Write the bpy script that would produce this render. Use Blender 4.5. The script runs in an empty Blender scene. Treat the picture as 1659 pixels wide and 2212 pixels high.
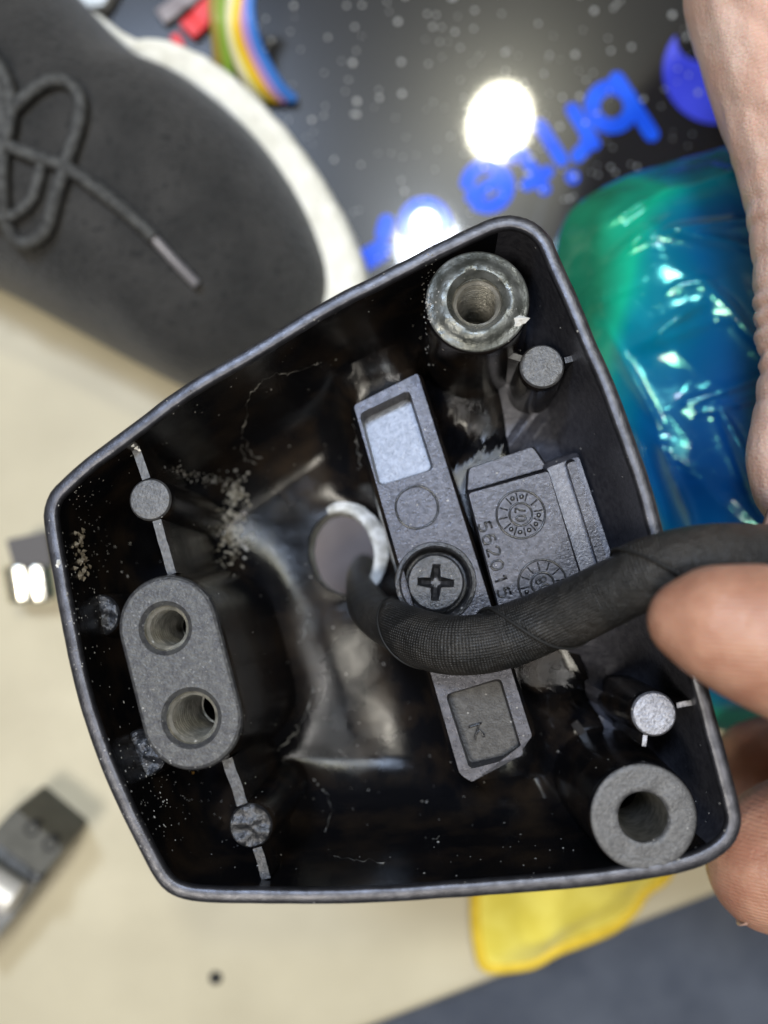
import bpy, bmesh, math, random
from mathutils import Vector, Matrix, noise as mn
from mathutils.bvhtree import BVHTree
from mathutils.geometry import tessellate_polygon
random.seed(7)
# ---------------------------------------------------------------- camera, world, lamps, exposure (1 unit = 1 cm)
scene = bpy.context.scene
scene.unit_settings.scale_length = 0.01
COL = scene.collection
CAMZ = 24.0
FPX = 2156.7                      # focal length in the 1659-px frame used for tracing
cam_d = bpy.data.cameras.new('camera'); cam = bpy.data.objects.new('camera', cam_d); COL.objects.link(cam)
cam.location = (0, 0, CAMZ); cam.rotation_euler = (0, 0, 0)
cam_d.sensor_fit = 'HORIZONTAL'; cam_d.sensor_width = 36.0; cam_d.lens = 46.8
cam_d.clip_start = 0.5; cam_d.clip_end = 2000
cam_d.dof.use_dof = True; cam_d.dof.focus_distance = 13.7
cam_d.dof.aperture_fstop = 46.8e-3 / 0.36       # 3.6 mm aperture in centimetre units
scene.camera = cam
scene.cycles.use_denoising = True
scene.cycles.use_adaptive_sampling = True
scene.cycles.sample_clamp_indirect = 6.0
scene.cycles.max_bounces = 8
scene.view_settings.view_transform = 'Standard'; scene.view_settings.look = 'None'
scene.view_settings.exposure = 0.0; scene.view_settings.gamma = 1.0; scene.view_settings.use_curve_mapping = False
world = bpy.data.worlds.new('World'); scene.world = world; world.use_nodes = True
wb = world.node_tree.nodes['Background']; wb.inputs[0].default_value = (1.0, 0.95, 0.86, 1); wb.inputs[1].default_value = 0.15

def lamp(name, loc, target, size, power, color, shape='DISK', size_y=None):
    d = bpy.data.lights.new(name, 'AREA'); d.shape = shape; d.size = size
    if size_y: d.size_y = size_y
    d.energy = power; d.color = color
    o = bpy.data.objects.new(name, d); COL.objects.link(o); o.location = loc
    o.rotation_euler = (Vector(target) - Vector(loc)).to_track_quat('-Z', 'Y').to_euler()
    return o
def lamp_at(name, dx, dy, hgt, size, power, color, size_y=None):      # an overhead lamp seen from the work in direction (dx, dy, 1)
    loc = Vector((dx * hgt, dy * hgt, hgt)); return lamp(name, loc, (0, 0, 5), size, power, color, 'ELLIPSE' if size_y else 'DISK', size_y)
lamp_at('key_lamp', -0.27, -0.23, 190, 40, 195000, (1.0, 0.94, 0.82))
lamp_at('ceiling_lamp', 0.129, 0.434, 205, 12, 90000, (1.0, 0.97, 0.76), 15)
lamp_at('ceiling_lamp', 0.048, 0.300, 200, 11, 80000, (0.84, 0.92, 1.0), 13)
lamp_at('cool_lamp', -0.235, 0.40, 200, 34, 265000, (0.60, 0.74, 1.0))
lamp_at('highlight_lamp', 0.215, -0.03, 200, 20, 85000, (1.0, 0.97, 0.93))  # added distant lamp for the highlights on the right rim and pin

# ---------------------------------------------------------------- helpers
def ray(px, py):
    return Vector(((px - 829.5) / FPX, (1106 - py) / FPX, -1.0))
def W(px, py, z):                 # a traced point at height z above the board
    d = ray(px, py); return Vector((0, 0, CAMZ)) + d * (CAMZ - z)
BZ = Vector((-0.056, 0.090, 1.0)).normalized()      # the bracket is held a little tilted
BX = (Vector((1, 0, 0)) - BZ * BZ.x).normalized(); BY = BZ.cross(BX)
BM = Matrix((BX, BY, BZ)).transposed().to_4x4(); BM.translation = Vector((0, 0, 11.0))
BI = BM.inverted()
CAML = BI @ Vector((0, 0, CAMZ))
def L(px, py, h):                 # the same in the bracket's own frame, at height h over its rim
    d = BI.to_3x3() @ ray(px, py)
    t = (h - CAML.z) / d.z
    return CAML + d * t
def pxr(p_local):                 # cm per traced pixel at a bracket point
    return (CAMZ - (BM @ p_local).z) / FPX

def tag(o, label=None, cat=None, group=None, kind=None):
    if label: o['label'] = label
    if cat: o['category'] = cat
    if group: o['group'] = group
    if kind: o['kind'] = kind
    return o
def mk(name, verts, faces, mats, parent=None, smooth=True, fmat=None, angle=None, uv=None):
    me = bpy.data.meshes.new(name); me.from_pydata([tuple(v) for v in verts], [], faces)
    for m in (mats if isinstance(mats, (list, tuple)) else [mats]): me.materials.append(m)
    if fmat:
        for p, i in zip(me.polygons, fmat): p.material_index = i
    if uv:
        ul = me.uv_layers.new(name='UVMap')
        for p in me.polygons:
            for li in p.loop_indices: ul.data[li].uv = uv[me.loops[li].vertex_index]
    bm = bmesh.new(); bm.from_mesh(me); bmesh.ops.recalc_face_normals(bm, faces=bm.faces); bm.to_mesh(me); bm.free()
    for p in me.polygons: p.use_smooth = smooth
    if smooth and angle: me.set_sharp_from_angle(angle=math.radians(angle))
    o = bpy.data.objects.new(name, me); COL.objects.link(o)
    if parent: o.parent = parent
    return o
def empty(name, loc=(0, 0, 0)):
    o = bpy.data.objects.new(name, None); COL.objects.link(o); o.location = loc; o.empty_display_size = 0.5; return o
def bevel(o, w, seg=2):
    m = o.modifiers.new('bevel', 'BEVEL'); m.width = w; m.segments = seg; m.limit_method = 'ANGLE'; m.angle_limit = math.radians(35); return o
class MB:
    def __init__(s): s.v = []; s.f = []; s.m = []; s.uv = []
    def add(s, v, f, m=0, uv=None):
        b = len(s.v); s.v += [Vector(x) for x in v]; s.f += [tuple(b + i for i in q) for q in f]; s.m += [m] * len(f)
        s.uv += uv if uv else [(0, 0)] * len(v)
    def build(s, name, mats, parent=None, **k): return mk(name, s.v, s.f, mats, parent, fmat=s.m, **k)
def frames(path):
    P = [Vector(p) for p in path]; T = []
    for i in range(len(P)):
        a = P[max(i - 1, 0)]; b = P[min(i + 1, len(P) - 1)]; T.append((b - a).normalized())
    n = T[0].orthogonal().normalized(); N = []
    for i, t in enumerate(T):
        n = (n - t * n.dot(t)).normalized(); N.append(n)
    return P, T, N
def tube(path, rad, n=12, cap=True, closed=False, flat=1.0, up=None):
    P, T, N = frames(path); v = []; f = []; uv = []
    L0 = 0
    for i, p in enumerate(P):
        if i: L0 += (p - P[i - 1]).length
        r = rad[i] if isinstance(rad, (list, tuple)) else (rad(i, L0) if callable(rad) else rad)
        nn = N[i]
        if up is not None: nn = (Vector(up) - T[i] * Vector(up).dot(T[i])).normalized()
        bt = T[i].cross(nn)
        for k in range(n):
            a = 2 * math.pi * k / n
            rr = r(a) if callable(r) else r
            v.append(p + nn * math.cos(a) * rr * flat + bt * math.sin(a) * rr); uv.append((L0, k / n))
    for i in range(len(P) - 1 if not closed else len(P)):
        j = (i + 1) % len(P)
        for k in range(n):
            f.append((i * n + k, i * n + (k + 1) % n, j * n + (k + 1) % n, j * n + k))
    if cap and not closed:
        f.append(tuple(range(n))[::-1]); f.append(tuple((len(P) - 1) * n + k for k in range(n)))
    return v, f, uv
def spline(pts, m=10, closed=False):
    P = [Vector(p) for p in pts]; out = []; n = len(P)
    for i in range(n if closed else n - 1):
        g = (lambda k: P[k % n]) if closed else (lambda k: P[min(max(k, 0), n - 1)])
        a, b, c, d = g(i - 1), g(i), g(i + 1), g(i + 2)
        for s in range(m):
            t = s / m
            out.append(0.5 * ((2 * b) + (c - a) * t + (2 * a - 5 * b + 4 * c - d) * t * t + (3 * b - a - 3 * c + d) * t ** 3))
    if not closed: out.append(P[-1])
    return out
def resample(pts, n):
    P = pts + [pts[0]]; d = [0]
    for i in range(len(P) - 1): d.append(d[-1] + (P[i + 1] - P[i]).length)
    out = []; j = 0
    for k in range(n):
        t = d[-1] * k / n
        while d[j + 1] < t: j += 1
        u = (t - d[j]) / max(d[j + 1] - d[j], 1e-9); out.append(P[j].lerp(P[j + 1], u))
    return out
def lathe(c, prof, n=48, ax=None):       # profile of (r, z) about a vertical axis through c; returns verts, faces
    v = []; f = []
    for r, z in prof:
        for k in range(n):
            a = 2 * math.pi * k / n; v.append(Vector((c.x + r * math.cos(a), c.y + r * math.sin(a), z)))
    for i in range(len(prof) - 1):
        for k in range(n): f.append((i * n + k, i * n + (k + 1) % n, (i + 1) * n + (k + 1) % n, (i + 1) * n + k))
    return v, f
def fill(loops, z=None):          # flat polygon with holes -> verts, tris
    v = [p for l in loops for p in l]
    return v, [tuple(t) for t in tessellate_polygon(loops)]
def wall(a, b):                   # quads between two loops of equal length
    n = len(a); return list(a) + list(b), [(k, (k + 1) % n, n + (k + 1) % n, n + k) for k in range(n)]
def circ(c, r, n=40, z=None, ry=None, rot=0):
    o = []
    for k in range(n):
        a = 2 * math.pi * k / n; x = r * math.cos(a); y = (ry or r) * math.sin(a)
        o.append(Vector((c.x + x * math.cos(rot) - y * math.sin(rot), c.y + x * math.sin(rot) + y * math.cos(rot), c.z if z is None else z)))
    return o
def roundpoly(pts, r, seg=5):     # rounded corners of a flat polygon
    out = []; n = len(pts)
    for i in range(n):
        p, a, b = pts[i], pts[i - 1], pts[(i + 1) % n]
        u = (a - p).normalized(); w = (b - p).normalized()
        s = p + u * r; e = p + w * r
        for k in range(seg + 1):
            t = k / seg; out.append(s * (1 - t) ** 2 + p * 2 * t * (1 - t) + e * t * t)
    return out

# ---------------------------------------------------------------- materials
def new_mat(name):
    m = bpy.data.materials.new(name); m.use_nodes = True; nt = m.node_tree
    return m, nt, nt.nodes['Principled BSDF']
def N(nt, t, **k):
    n = nt.nodes.new(t)
    for a, b in k.items():
        if a.startswith('i_'): n.inputs[a[2:].replace('_', ' ')].default_value = b
        else: setattr(n, a, b)
    return n
def mat(name, col, col2=None, rough=0.5, rvar=0.0, metal=0.0, scale=3.0, bump=0.0, bscale=20.0, bdetail=4.0, spec=0.5, coat=0.0, crough=0.05,
        lo=0.4, hi=0.6, sss=0.0, sheen=0.0, detail=5.0, bump2=0.0, b2scale=3.0, speck=None, speck_scale=80.0, speck_t=0.72, ior=1.5):
    m, nt, p = new_mat(name); lk = nt.links
    tc = N(nt, 'ShaderNodeTexCoord')
    nz = N(nt, 'ShaderNodeTexNoise'); nz.inputs['Scale'].default_value = scale; nz.inputs['Detail'].default_value = detail
    lk.new(tc.outputs['Object'], nz.inputs['Vector'])
    cr = N(nt, 'ShaderNodeValToRGB'); cr.color_ramp.elements[0].position = lo; cr.color_ramp.elements[1].position = hi
    c2 = col2 or col
    cr.color_ramp.elements[0].color = (*col, 1); cr.color_ramp.elements[1].color = (*c2, 1)
    lk.new(nz.outputs['Fac'], cr.inputs['Fac']); csock = cr.outputs['Color']
    if speck:
        sn = N(nt, 'ShaderNodeTexNoise'); sn.inputs['Scale'].default_value = speck_scale; sn.inputs['Detail'].default_value = 2
        lk.new(tc.outputs['Object'], sn.inputs['Vector'])
        sr = N(nt, 'ShaderNodeValToRGB'); sr.color_ramp.elements[0].position = speck_t; sr.color_ramp.elements[1].position = speck_t + 0.05
        lk.new(sn.outputs['Fac'], sr.inputs['Fac'])
        mx = N(nt, 'ShaderNodeMixRGB'); lk.new(sr.outputs['Color'], mx.inputs['Fac']); lk.new(csock, mx.inputs['Color1']); mx.inputs['Color2'].default_value = (*speck, 1)
        csock = mx.outputs['Color']
    lk.new(csock, p.inputs['Base Color'])
    if rvar:
        mr = N(nt, 'ShaderNodeMapRange'); mr.inputs['From Min'].default_value = 0.3; mr.inputs['From Max'].default_value = 0.7
        mr.inputs['To Min'].default_value = max(rough - rvar, 0.02); mr.inputs['To Max'].default_value = rough + rvar
        n2 = N(nt, 'ShaderNodeTexNoise'); n2.inputs['Scale'].default_value = scale * 2.3; n2.inputs['Detail'].default_value = 6
        lk.new(tc.outputs['Object'], n2.inputs['Vector']); lk.new(n2.outputs['Fac'], mr.inputs['Value']); lk.new(mr.outputs['Result'], p.inputs['Roughness'])
    else: p.inputs['Roughness'].default_value = rough
    p.inputs['Metallic'].default_value = metal; p.inputs['Specular IOR Level'].default_value = spec; p.inputs['IOR'].default_value = ior
    p.inputs['Coat Weight'].default_value = coat; p.inputs['Coat Roughness'].default_value = crough
    if sss:
        p.inputs['Subsurface Weight'].default_value = sss; p.inputs['Subsurface Radius'].default_value = (0.35, 0.12, 0.06); p.inputs['Subsurface Scale'].default_value = 0.6
    if sheen: p.inputs['Sheen Weight'].default_value = sheen
    last = None
    for amt, sc_, dt in ((bump2, b2scale, 3.0), (bump, bscale, bdetail)):
        if amt:
            bn = N(nt, 'ShaderNodeTexNoise'); bn.inputs['Scale'].default_value = sc_; bn.inputs['Detail'].default_value = dt
            lk.new(tc.outputs['Object'], bn.inputs['Vector'])
            bp = N(nt, 'ShaderNodeBump'); bp.inputs['Strength'].default_value = 1.0; bp.inputs['Distance'].default_value = amt
            lk.new(bn.outputs['Fac'], bp.inputs['Height'])
            if last: lk.new(last.outputs['Normal'], bp.inputs['Normal'])
            last = bp
    if last: lk.new(last.outputs['Normal'], p.inputs['Normal'])
    return m
M = {}
M['rim'] = mat('satin_graphite', (0.045, 0.045, 0.052), (0.075, 0.075, 0.085), rough=0.36, rvar=0.05, metal=0.72, scale=6, bump=0.0035, bscale=36, spec=0.6)
M['inner'] = mat('black_gloss_paint', (0.005, 0.005, 0.006), (0.026, 0.018, 0.012), rough=0.17, rvar=0.09, scale=1.3, bump=0.003, bscale=45, bump2=0.014, b2scale=1.5, spec=0.25, lo=0.45, hi=0.75)
M['grain'] = mat('black_grain_paint', (0.06, 0.06, 0.074), (0.09, 0.09, 0.106), rough=0.36, rvar=0.1, metal=.4, scale=9, bump=0.006, bscale=30, spec=0.7, speck=(0.2, 0.2, 0.22), speck_scale=90, speck_t=0.70)
M['face'] = mat('worn_grey_face', (0.075, 0.074, 0.076), (0.11, 0.108, 0.108), rough=0.46, rvar=0.08, metal=0.3, scale=16, bump=0.012, bscale=28, bdetail=5, spec=0.5)
M['face_dark'] = mat('worn_dark_face', (0.040, 0.040, 0.044), (0.068, 0.068, 0.068), rough=0.44, rvar=0.1, metal=0.3, scale=9, bump=0.012, bscale=28, bdetail=6, speck=(.16, .16, .16), speck_scale=22, speck_t=.66)
M['face_worn'] = mat('scuffed_metal_face', (0.06, 0.063, 0.056), (0.17, 0.175, 0.165), rough=0.38, rvar=0.14, metal=0.6, scale=3, bump=0.02, bscale=9, bdetail=8)
M['pinface'] = mat('pin_grey', (0.24, 0.24, 0.26), (0.34, 0.34, 0.37), rough=0.4, metal=0.5, scale=25, bump=0.014, bscale=30)
M['bore'] = mat('bare_metal', (0.34, 0.33, 0.29), (0.52, 0.50, 0.45), rough=0.32, metal=0.85, scale=8, bump=0.004, bscale=40)
M['plate'] = mat('satin_slate', (0.030, 0.030, 0.037), (0.050, 0.050, 0.060), rough=0.32, rvar=0.08, metal=0.65, scale=12, bump=0.006, bscale=30, bdetail=4, spec=0.6)
M['pocket'] = mat('pocket_silver', (0.115, 0.118, 0.13), (0.155, 0.158, 0.172), rough=0.36, metal=0.6, scale=14, bump=0.006, bscale=28)
M['pocket_shaded'] = mat('pocket_baked_shade', (0.030, 0.028, 0.027), (0.055, 0.052, 0.05), rough=0.45, metal=0.2, scale=9, bump=0.012, bscale=35)  # grey lower pocket; the cable's shadow is put into its darker colour
M['mark'] = mat('embossed_mark', (0.014, 0.014, 0.017), rough=0.24, metal=0.2, spec=0.8)
M['screw'] = mat('black_oxide', (0.022, 0.023, 0.026), (0.05, 0.05, 0.055), rough=0.33, metal=0.5, scale=15, bump=0.012, bscale=35, spec=0.7)
M['white'] = mat('white_chip', (0.72, 0.70, 0.66), (0.85, 0.84, 0.80), rough=0.5, scale=8, bump=0.01, bscale=30)
M['crust'] = mat('pale_crust', (0.20, 0.18, 0.14), (0.52, 0.50, 0.46), rough=0.45, scale=9, bump=0.01, bscale=60)
M['grease'] = mat('dried_grease', (0.16, 0.13, 0.09), (0.30, 0.26, 0.20), rough=0.35, scale=12, bump=0.01, bscale=30)
M['dust'] = mat('dust', (0.07, 0.068, 0.062), (0.50, 0.48, 0.45), rough=0.5, scale=3, spec=0.5)
M['peel'] = mat('peeling_paint', (0.05, 0.048, 0.042), (0.22, 0.21, 0.19), rough=0.4, scale=5)

# ================================================================ the setting: beige board and the fabric beyond its edge
floor_m = mat('beige_board', (0.42, 0.372, 0.262), (0.495, 0.442, 0.315), rough=0.42, rvar=0.05, scale=0.35, bump=0.004, bscale=6, lo=0.3, hi=0.7, spec=0.35)
e0, e1 = W(700, 2262, 0), W(1480, 1962, 0)
ed = (e1 - e0).normalized(); en = Vector((-ed.y, ed.x, 0))
if en.y < 0: en = -en
A = e0 - ed * 60; B = e1 + ed * 60
bm_ = MB(); top = [A, B, B + en * 110, A + en * 110]; lo_ = [p - Vector((0, 0, 1.2)) for p in top]
bm_.add(top + lo_, [(0, 1, 2, 3), (7, 6, 5, 4), (0, 4, 5, 1), (1, 5, 6, 2), (2, 6, 7, 3), (3, 7, 4, 0)])
fl = bm_.build('floor', floor_m, smooth=False); bevel(fl, 0.25, 3); tag(fl, kind='structure')

def fabric_mat():
    m, nt, p = new_mat('blue_grey_cloth'); lk = nt.links
    tc = N(nt, 'ShaderNodeTexCoord'); nz = N(nt, 'ShaderNodeTexNoise'); nz.inputs['Scale'].default_value = 0.6; nz.inputs['Detail'].default_value = 6
    lk.new(tc.outputs['Object'], nz.inputs['Vector'])
    cr = N(nt, 'ShaderNodeValToRGB'); cr.color_ramp.elements[0].position = 0.35; cr.color_ramp.elements[1].position = 0.68
    cr.color_ramp.elements[0].color = (0.075, 0.088, 0.120, 1); cr.color_ramp.elements[1].color = (0.125, 0.142, 0.180, 1)
    lk.new(nz.outputs['Fac'], cr.inputs['Fac']); lk.new(cr.outputs['Color'], p.inputs['Base Color']); p.inputs['Roughness'].default_value = 0.85
    wv = N(nt, 'ShaderNodeTexWave'); wv.inputs['Scale'].default_value = 7; lk.new(tc.outputs['Object'], wv.inputs['Vector'])
    bp = N(nt, 'ShaderNodeBump'); bp.inputs['Distance'].default_value = 0.03; lk.new(wv.outputs['Fac'], bp.inputs['Height']); lk.new(bp.outputs['Normal'], p.inputs['Normal'])
    return m
mb = MB(); nx, ny = 90, 60; v = []; f = []
for j in range(ny + 1):
    for i in range(nx + 1):
        p = e0 - ed * 40 + ed * (i / nx * 110) + en * (3.0 - j / ny * 60)
        z = -2.6 + 0.35 * mn.noise(Vector((p.x * .12, p.y * .12, 3))) + 0.5 * mn.noise(Vector((p.x * .05, p.y * .05, 8)))
        v.append(Vector((p.x, p.y, z)))
for j in range(ny):
    for i in range(nx):
        a = j * (nx + 1) + i; f.append((a, a + 1, a + nx + 2, a + nx + 1))
n0 = len(v)
mb.add(v, f); fab = mb.build('fabric', fabric_mat())
fab.modifiers.new('thickness', 'SOLIDIFY').thickness = -0.4
tag(fab, 'blue grey woven fabric beyond the edge of the beige board', 'fabric')

# ================================================================ bracket housing
br = empty('bracket_housing'); br.matrix_world = BM
tag(br, 'black cast metal bracket housing held open side up in the hand', 'bracket')
OUT = [(88,1113),(90,1095),(97,1073),(108,1054),(125,1038),(160,1005),(200,973),(280,913),(400,825),(545,740),(700,645),(829,580),(944,520),(1029,480),(1055,468),(1079,462),
       (1103,459),(1124,462),(1148,470),(1169,483),(1186,500),(1199,520),(1224,580),(1254,645),(1294,743),(1329,820),(1374,943),(1409,1043),(1436,1143),(1475,1285),(1520,1430),(1558,1570),(1585,1670),
       (1604,1745),(1608,1775),(1602,1803),(1588,1828),(1565,1850),(1524,1874),(1479,1889),(1429,1899),(1279,1921),(1029,1941),(829,1954),(690,1958),(550,1957),(470,1956),(425,1953),(395,1948),(370,1939),(352,1927),(338,1912),(322,1888),
       (310,1866),(260,1766),(215,1665),(180,1567),(155,1480),(135,1388),(115,1283),(95,1168)]
outl = resample(spline([L(x, y, 0) for x, y in OUT], 6, True), 260)
NO = len(outl); CEN = sum(outl, Vector()) / NO
nrm = []
for i in range(NO):
    t = (outl[(i + 2) % NO] - outl[i - 2]).normalized(); n = Vector((-t.y, t.x, 0))
    if n.dot(CEN - outl[i]) < 0: n = -n
    nrm.append(n)
prof = [(0.95, -4.35, 1), (0.55, -4.15, 0), (0.30, -3.2, 0), (0.10, -1.2, 0), (0.015, -0.42, 0), (0.0, -0.24, 0), (0.004, -0.10, 0), (0.018, -0.045, 0), (0.042, -0.012, 0), (0.07, 0.0, 0), (0.175, 0.0, 0), (0.200, -0.014, 0), (0.213, -0.05, 0), (0.216, -0.10, 0), (0.22, -0.3, 1), (0.235, -1.0, 1), (0.30, -1.9, 1), (0.42, -2.6, 1), (0.62, -3.1, 1), (0.95, -3.42, 1), (1.2, -3.52, 1)] + [(1.4 + .13 * k, -3.6, 1) for k in range(23)]
def seg_d(p, a, b):
    ab = b - a; t = max(0, min(1, ((p.x - a.x) * ab.x + (p.y - a.y) * ab.y) / (ab.x ** 2 + ab.y ** 2))); return math.hypot(p.x - a.x - ab.x * t, p.y - a.y - ab.y * t)
BLEND = [(L(833, 843, -2.2), L(1080, 1620, -2.2), .52, 1.15, .34), (L(1075, 1060, -2.2), L(1190, 1390, -2.2), .75, 1.3, .30), (L(362, 1352, -2), L(414, 1553, -2), .92, .8, .28), (L(1031, 651, -2), L(1060, 860, -3), .80, 1.0, .35), (L(1390, 1765, -2), L(1330, 1650, -3), .85, .9, .3),
         (L(324, 1079, -2), L(300, 990, -1.5), .40, .8, .2), (L(541, 1784, -2), L(565, 1880, -1.5), .40, .8, .2), (L(1171, 791, -2), L(1240, 780, -2), .40, .9, .22), (L(1413, 1542, -2), L(1480, 1525, -2), .40, .9, .22), (L(833, 843, -2), L(770, 740, -1.4), .5, 1.0, .4)]
HOLE0 = L(737, 1196, -3.6)
def mould(p):                     # fillets where the cast floor runs up into the bosses and bars
    z = 0
    for a, b, r, am, w in BLEND:
        d = max(0, seg_d(p, a, b) - r); z = max(z, am * math.exp(-d / w))
    k = max(0, min(1, ((p - HOLE0).to_2d().length - .75) / .55)); return z * k * k * (3 - 2 * k)
v = []; f = []; fm = []
RD = (L(1400, 1100, 0) - L(1150, 1170, 0)).normalized()
for o, h, mi in prof:
    for i in range(NO):
        p = outl[i] + nrm[i] * min(o, 0.22)
        if o > 0.22:
            d = p - CEN; side = max(0, d.normalized().dot(RD)) ** 3
            oq = min(o, 1.4); oe = (oq - 0.22) * (1 + 1.9 * side * (1 if h > -3.5 else 0.3)) if h > -4 else (oq - 0.22)
            p = CEN + d * (1 - oe / 4.4) * (1 if o <= 1.4 else (4.4 - o) / 3.0)
        bmp = 0.0
        if h < -1.5 and h > -4: bmp = 0.10 * mn.noise(Vector((p.x * .8, p.y * .8, h))) + mould(p) * min(1, max(0, (-h - 2.2) / 1.2))
        else: p = p + nrm[i] * 0.006 * mn.noise(Vector((p.x * 3, p.y * 3, 1)))
        v.append(Vector((p.x, p.y, h + bmp)))
K = len(prof)
for k in range(K - 1):
    for i in range(NO):
        j = (i + 1) % NO; f.append((k * NO + i, k * NO + j, (k + 1) * NO + j, (k + 1) * NO + i))
        if prof[k + 1][2] == 1 and k > 10:
            d = (outl[i] - CEN).normalized(); fm.append(2 if d.dot(RD) > 0.50 and d.y > -.62 and prof[k + 1][0] < 1.0 else 1)
        else: fm.append(0)
v.append(Vector((CEN.x, CEN.y, -3.6 + mould(CEN)))); c0 = len(v) - 1
for i in range(NO): f.append(((K - 1) * NO + i, (K - 1) * NO + (i + 1) % NO, c0)); fm.append(1)
v.append(Vector((CEN.x, CEN.y, -4.4))); c1 = len(v) - 1
for i in range(NO): f.append((i, c1, (i + 1) % NO)); fm.append(0)
shell = mk('shell', v, f, [M['rim'], M['inner'], M['grain']], br, fmat=fm)
hc = L(737, 1196, -3.6); hrx, hry, hrot = 0.54, 0.70, math.radians(12)
cl = circ(hc, hrx, 48, z=-2.6, ry=hry, rot=hrot); cl2 = [Vector((p.x, p.y, -5.2)) for p in cl]
cv, cf = wall(cl, cl2); cf.append(tuple(range(48))); cf.append(tuple(range(48, 96)))
cut = mk('cutter', cv, cf, [M['inner']], br)
bo = shell.modifiers.new('hole', 'BOOLEAN'); bo.object = cut; bo.operation = 'DIFFERENCE'; bo.solver = 'EXACT'
bpy.context.view_layer.update()
ev = shell.evaluated_get(bpy.context.evaluated_depsgraph_get()); me2 = bpy.data.meshes.new_from_object(ev)
shell.modifiers.clear(); shell.data = me2; bpy.data.objects.remove(cut)
for p in me2.polygons: p.use_smooth = True
me2.set_sharp_from_angle(angle=math.radians(50))
# pale bare edge of the cable hole
vo = circ(hc, hrx + 0.045, 48, z=-3.50, ry=hry + .045, rot=hrot); 
ring = []
rng = random.Random(3)
prof_h = [(0.10, -3.60), (0.035, -3.53), (0.0, -3.535), (-0.02, -3.62), (-0.02, -4.3), (0.02, -4.34)]
v = []; f = []
for o, h in prof_h:
    for k, p in enumerate(circ(hc, hrx + o, 48, z=h, ry=hry + o, rot=hrot)):
        j = 0.02 * mn.noise(Vector((k * .7, o * 40, 2))); d = Vector((p.x - hc.x, p.y - hc.y, 0)).normalized(); w = max(0, d.dot(Vector((.9, .43, 0))))
        v.append(p + Vector((j, j, j + (.16 * w if h > -3.6 + 1e-6 or o > .09 else 0))) + d * (w * (.16 if o > .09 else .10 if o > .03 else .02)))
for i in range(len(prof_h) - 1):
    for k in range(48):
        a_ = hrot + 2 * math.pi * (k + .5) / 48
        if i >= 3 or math.cos(a_ - .45) > .1: f.append((i * 48 + k, i * 48 + (k + 1) % 48, (i + 1) * 48 + (k + 1) % 48, (i + 1) * 48 + k))
mk('hole_edge', v, f, mat('bare_alloy_edge', (0.42, 0.42, 0.40), (0.75, 0.76, 0.76), rough=0.4, scale=5, bump=0.02, bscale=25), br)

def thread_prof(r, top, depth, pitch=0.09, amp=0.045):
    p = [(r * 1.0, top)]; z = top - 0.06
    while z > top - depth:
        p += [(r - 0.01, z), (r - 0.01 - amp, z - pitch * .35), (r - 0.01 - amp, z - pitch * .5), (r - 0.01, z - pitch * .85)]; z -= pitch
    p += [(r * .8, top - depth - 0.05)]
    return p
def boss(px, py, rpx, hpx, h, face, base=-3.7, flare=1.22, lip=0.0, thread=True, bevel_w=0.045):
    c = L(px, py, h); s = pxr(c); r = rpx * s; ri = hpx * s
    prof = [(r * flare * 1.12, base), (r * flare, base + .35), (r * (1 + (flare - 1) * .55), base * .55), (r * 1.01, h - 0.12), (r, h - bevel_w), (r - bevel_w * .4, h - bevel_w * .25), (r - bevel_w, h)]
    nb = len(prof)
    top = [(ri + (r - ri) * .72, h + 0.002), (ri + (r - ri) * .58, h + lip * .5), (ri + (r - ri) * .40, h + lip), (ri + (r - ri) * .22, h + lip), (ri + .05, h + lip * .3), (ri + 0.012, h - 0.012), (ri, h - 0.05)]
    mb = MB(); n = 72
    v, f = lathe(c, prof + top, n)
    for q, p in enumerate(v):
        ring = q // n
        if ring >= nb:
            p.z += 0.028 * mn.noise(Vector((p.x * 4.5, p.y * 4.5, 5))) * (1.0 if lip > 0.02 else 0.45)
    mb.add(v, f); mb.m = [0 if i // n < nb - 2 else 1 for i in range(len(f))]
    o = mb.build('boss', [M['inner'], face], br, angle=55)
    v, f = lathe(c, thread_prof(ri, h - 0.05, 1.9) if thread else [(ri, h - .05), (ri - .02, h - .3), (ri - .03, h - 1.9)], 56)
    mk('threaded_bore', v, f, M['bore'], o, angle=30)
    v, f = lathe(c, [(ri * .95, h - 1.9), (ri * .8, h - 3.0), (.001, h - 3.1)], 32); mk('bore_bottom', v, f, M['inner'], o)  # black bottom paints in the dark deep inside the bore
    return o
boss(1031, 651, 114, 53, -0.08, M['face_worn'], lip=0.07)
boss(1390, 1765, 116, 53, 0.0, M['face'], thread=False, lip=0.0)

# stadium shaped double boss
cA, cB = L(362, 1352, 0.0), L(414, 1553, 0.0); s = pxr(cA); R = 109 * s
ax = (cB - cA).normalized(); pe = Vector((-ax.y, ax.x, 0))
def stadium(r, h, grow=0.0, n=24):
    o = []
    for k in range(n + 1):
        a = math.pi * k / n; o.append(cA + pe * math.cos(a) * r - ax * math.sin(a) * r)
    for k in range(n + 1):
        a = math.pi * k / n; o.append(cB - pe * math.cos(a) * r + ax * math.sin(a) * r)
    return [Vector((p.x, p.y, h)) for p in o]
mb = MB(); rings = [stadium(R * 1.38, -3.75), stadium(R * 1.26, -3.2), stadium(R * 1.13, -1.8), stadium(R * 1.02, -.16), stadium(R, -.06), stadium(R - .02, -.018), stadium(R - .055, 0)]
for a, b in zip(rings, rings[1:]): mb.add(*wall(a, b), 0 if b is not rings[-1] and b is not rings[-2] else 1)
hA, hB = L(357, 1357, 0), L(413, 1551, 0); rA, rB = 49 * s, 56 * s
lpA, lpB = circ(hA, rA + .06, 44), circ(hB, rB + .06, 44)
mb.add(*fill([rings[-1], lpA, lpB]), 1)
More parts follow.
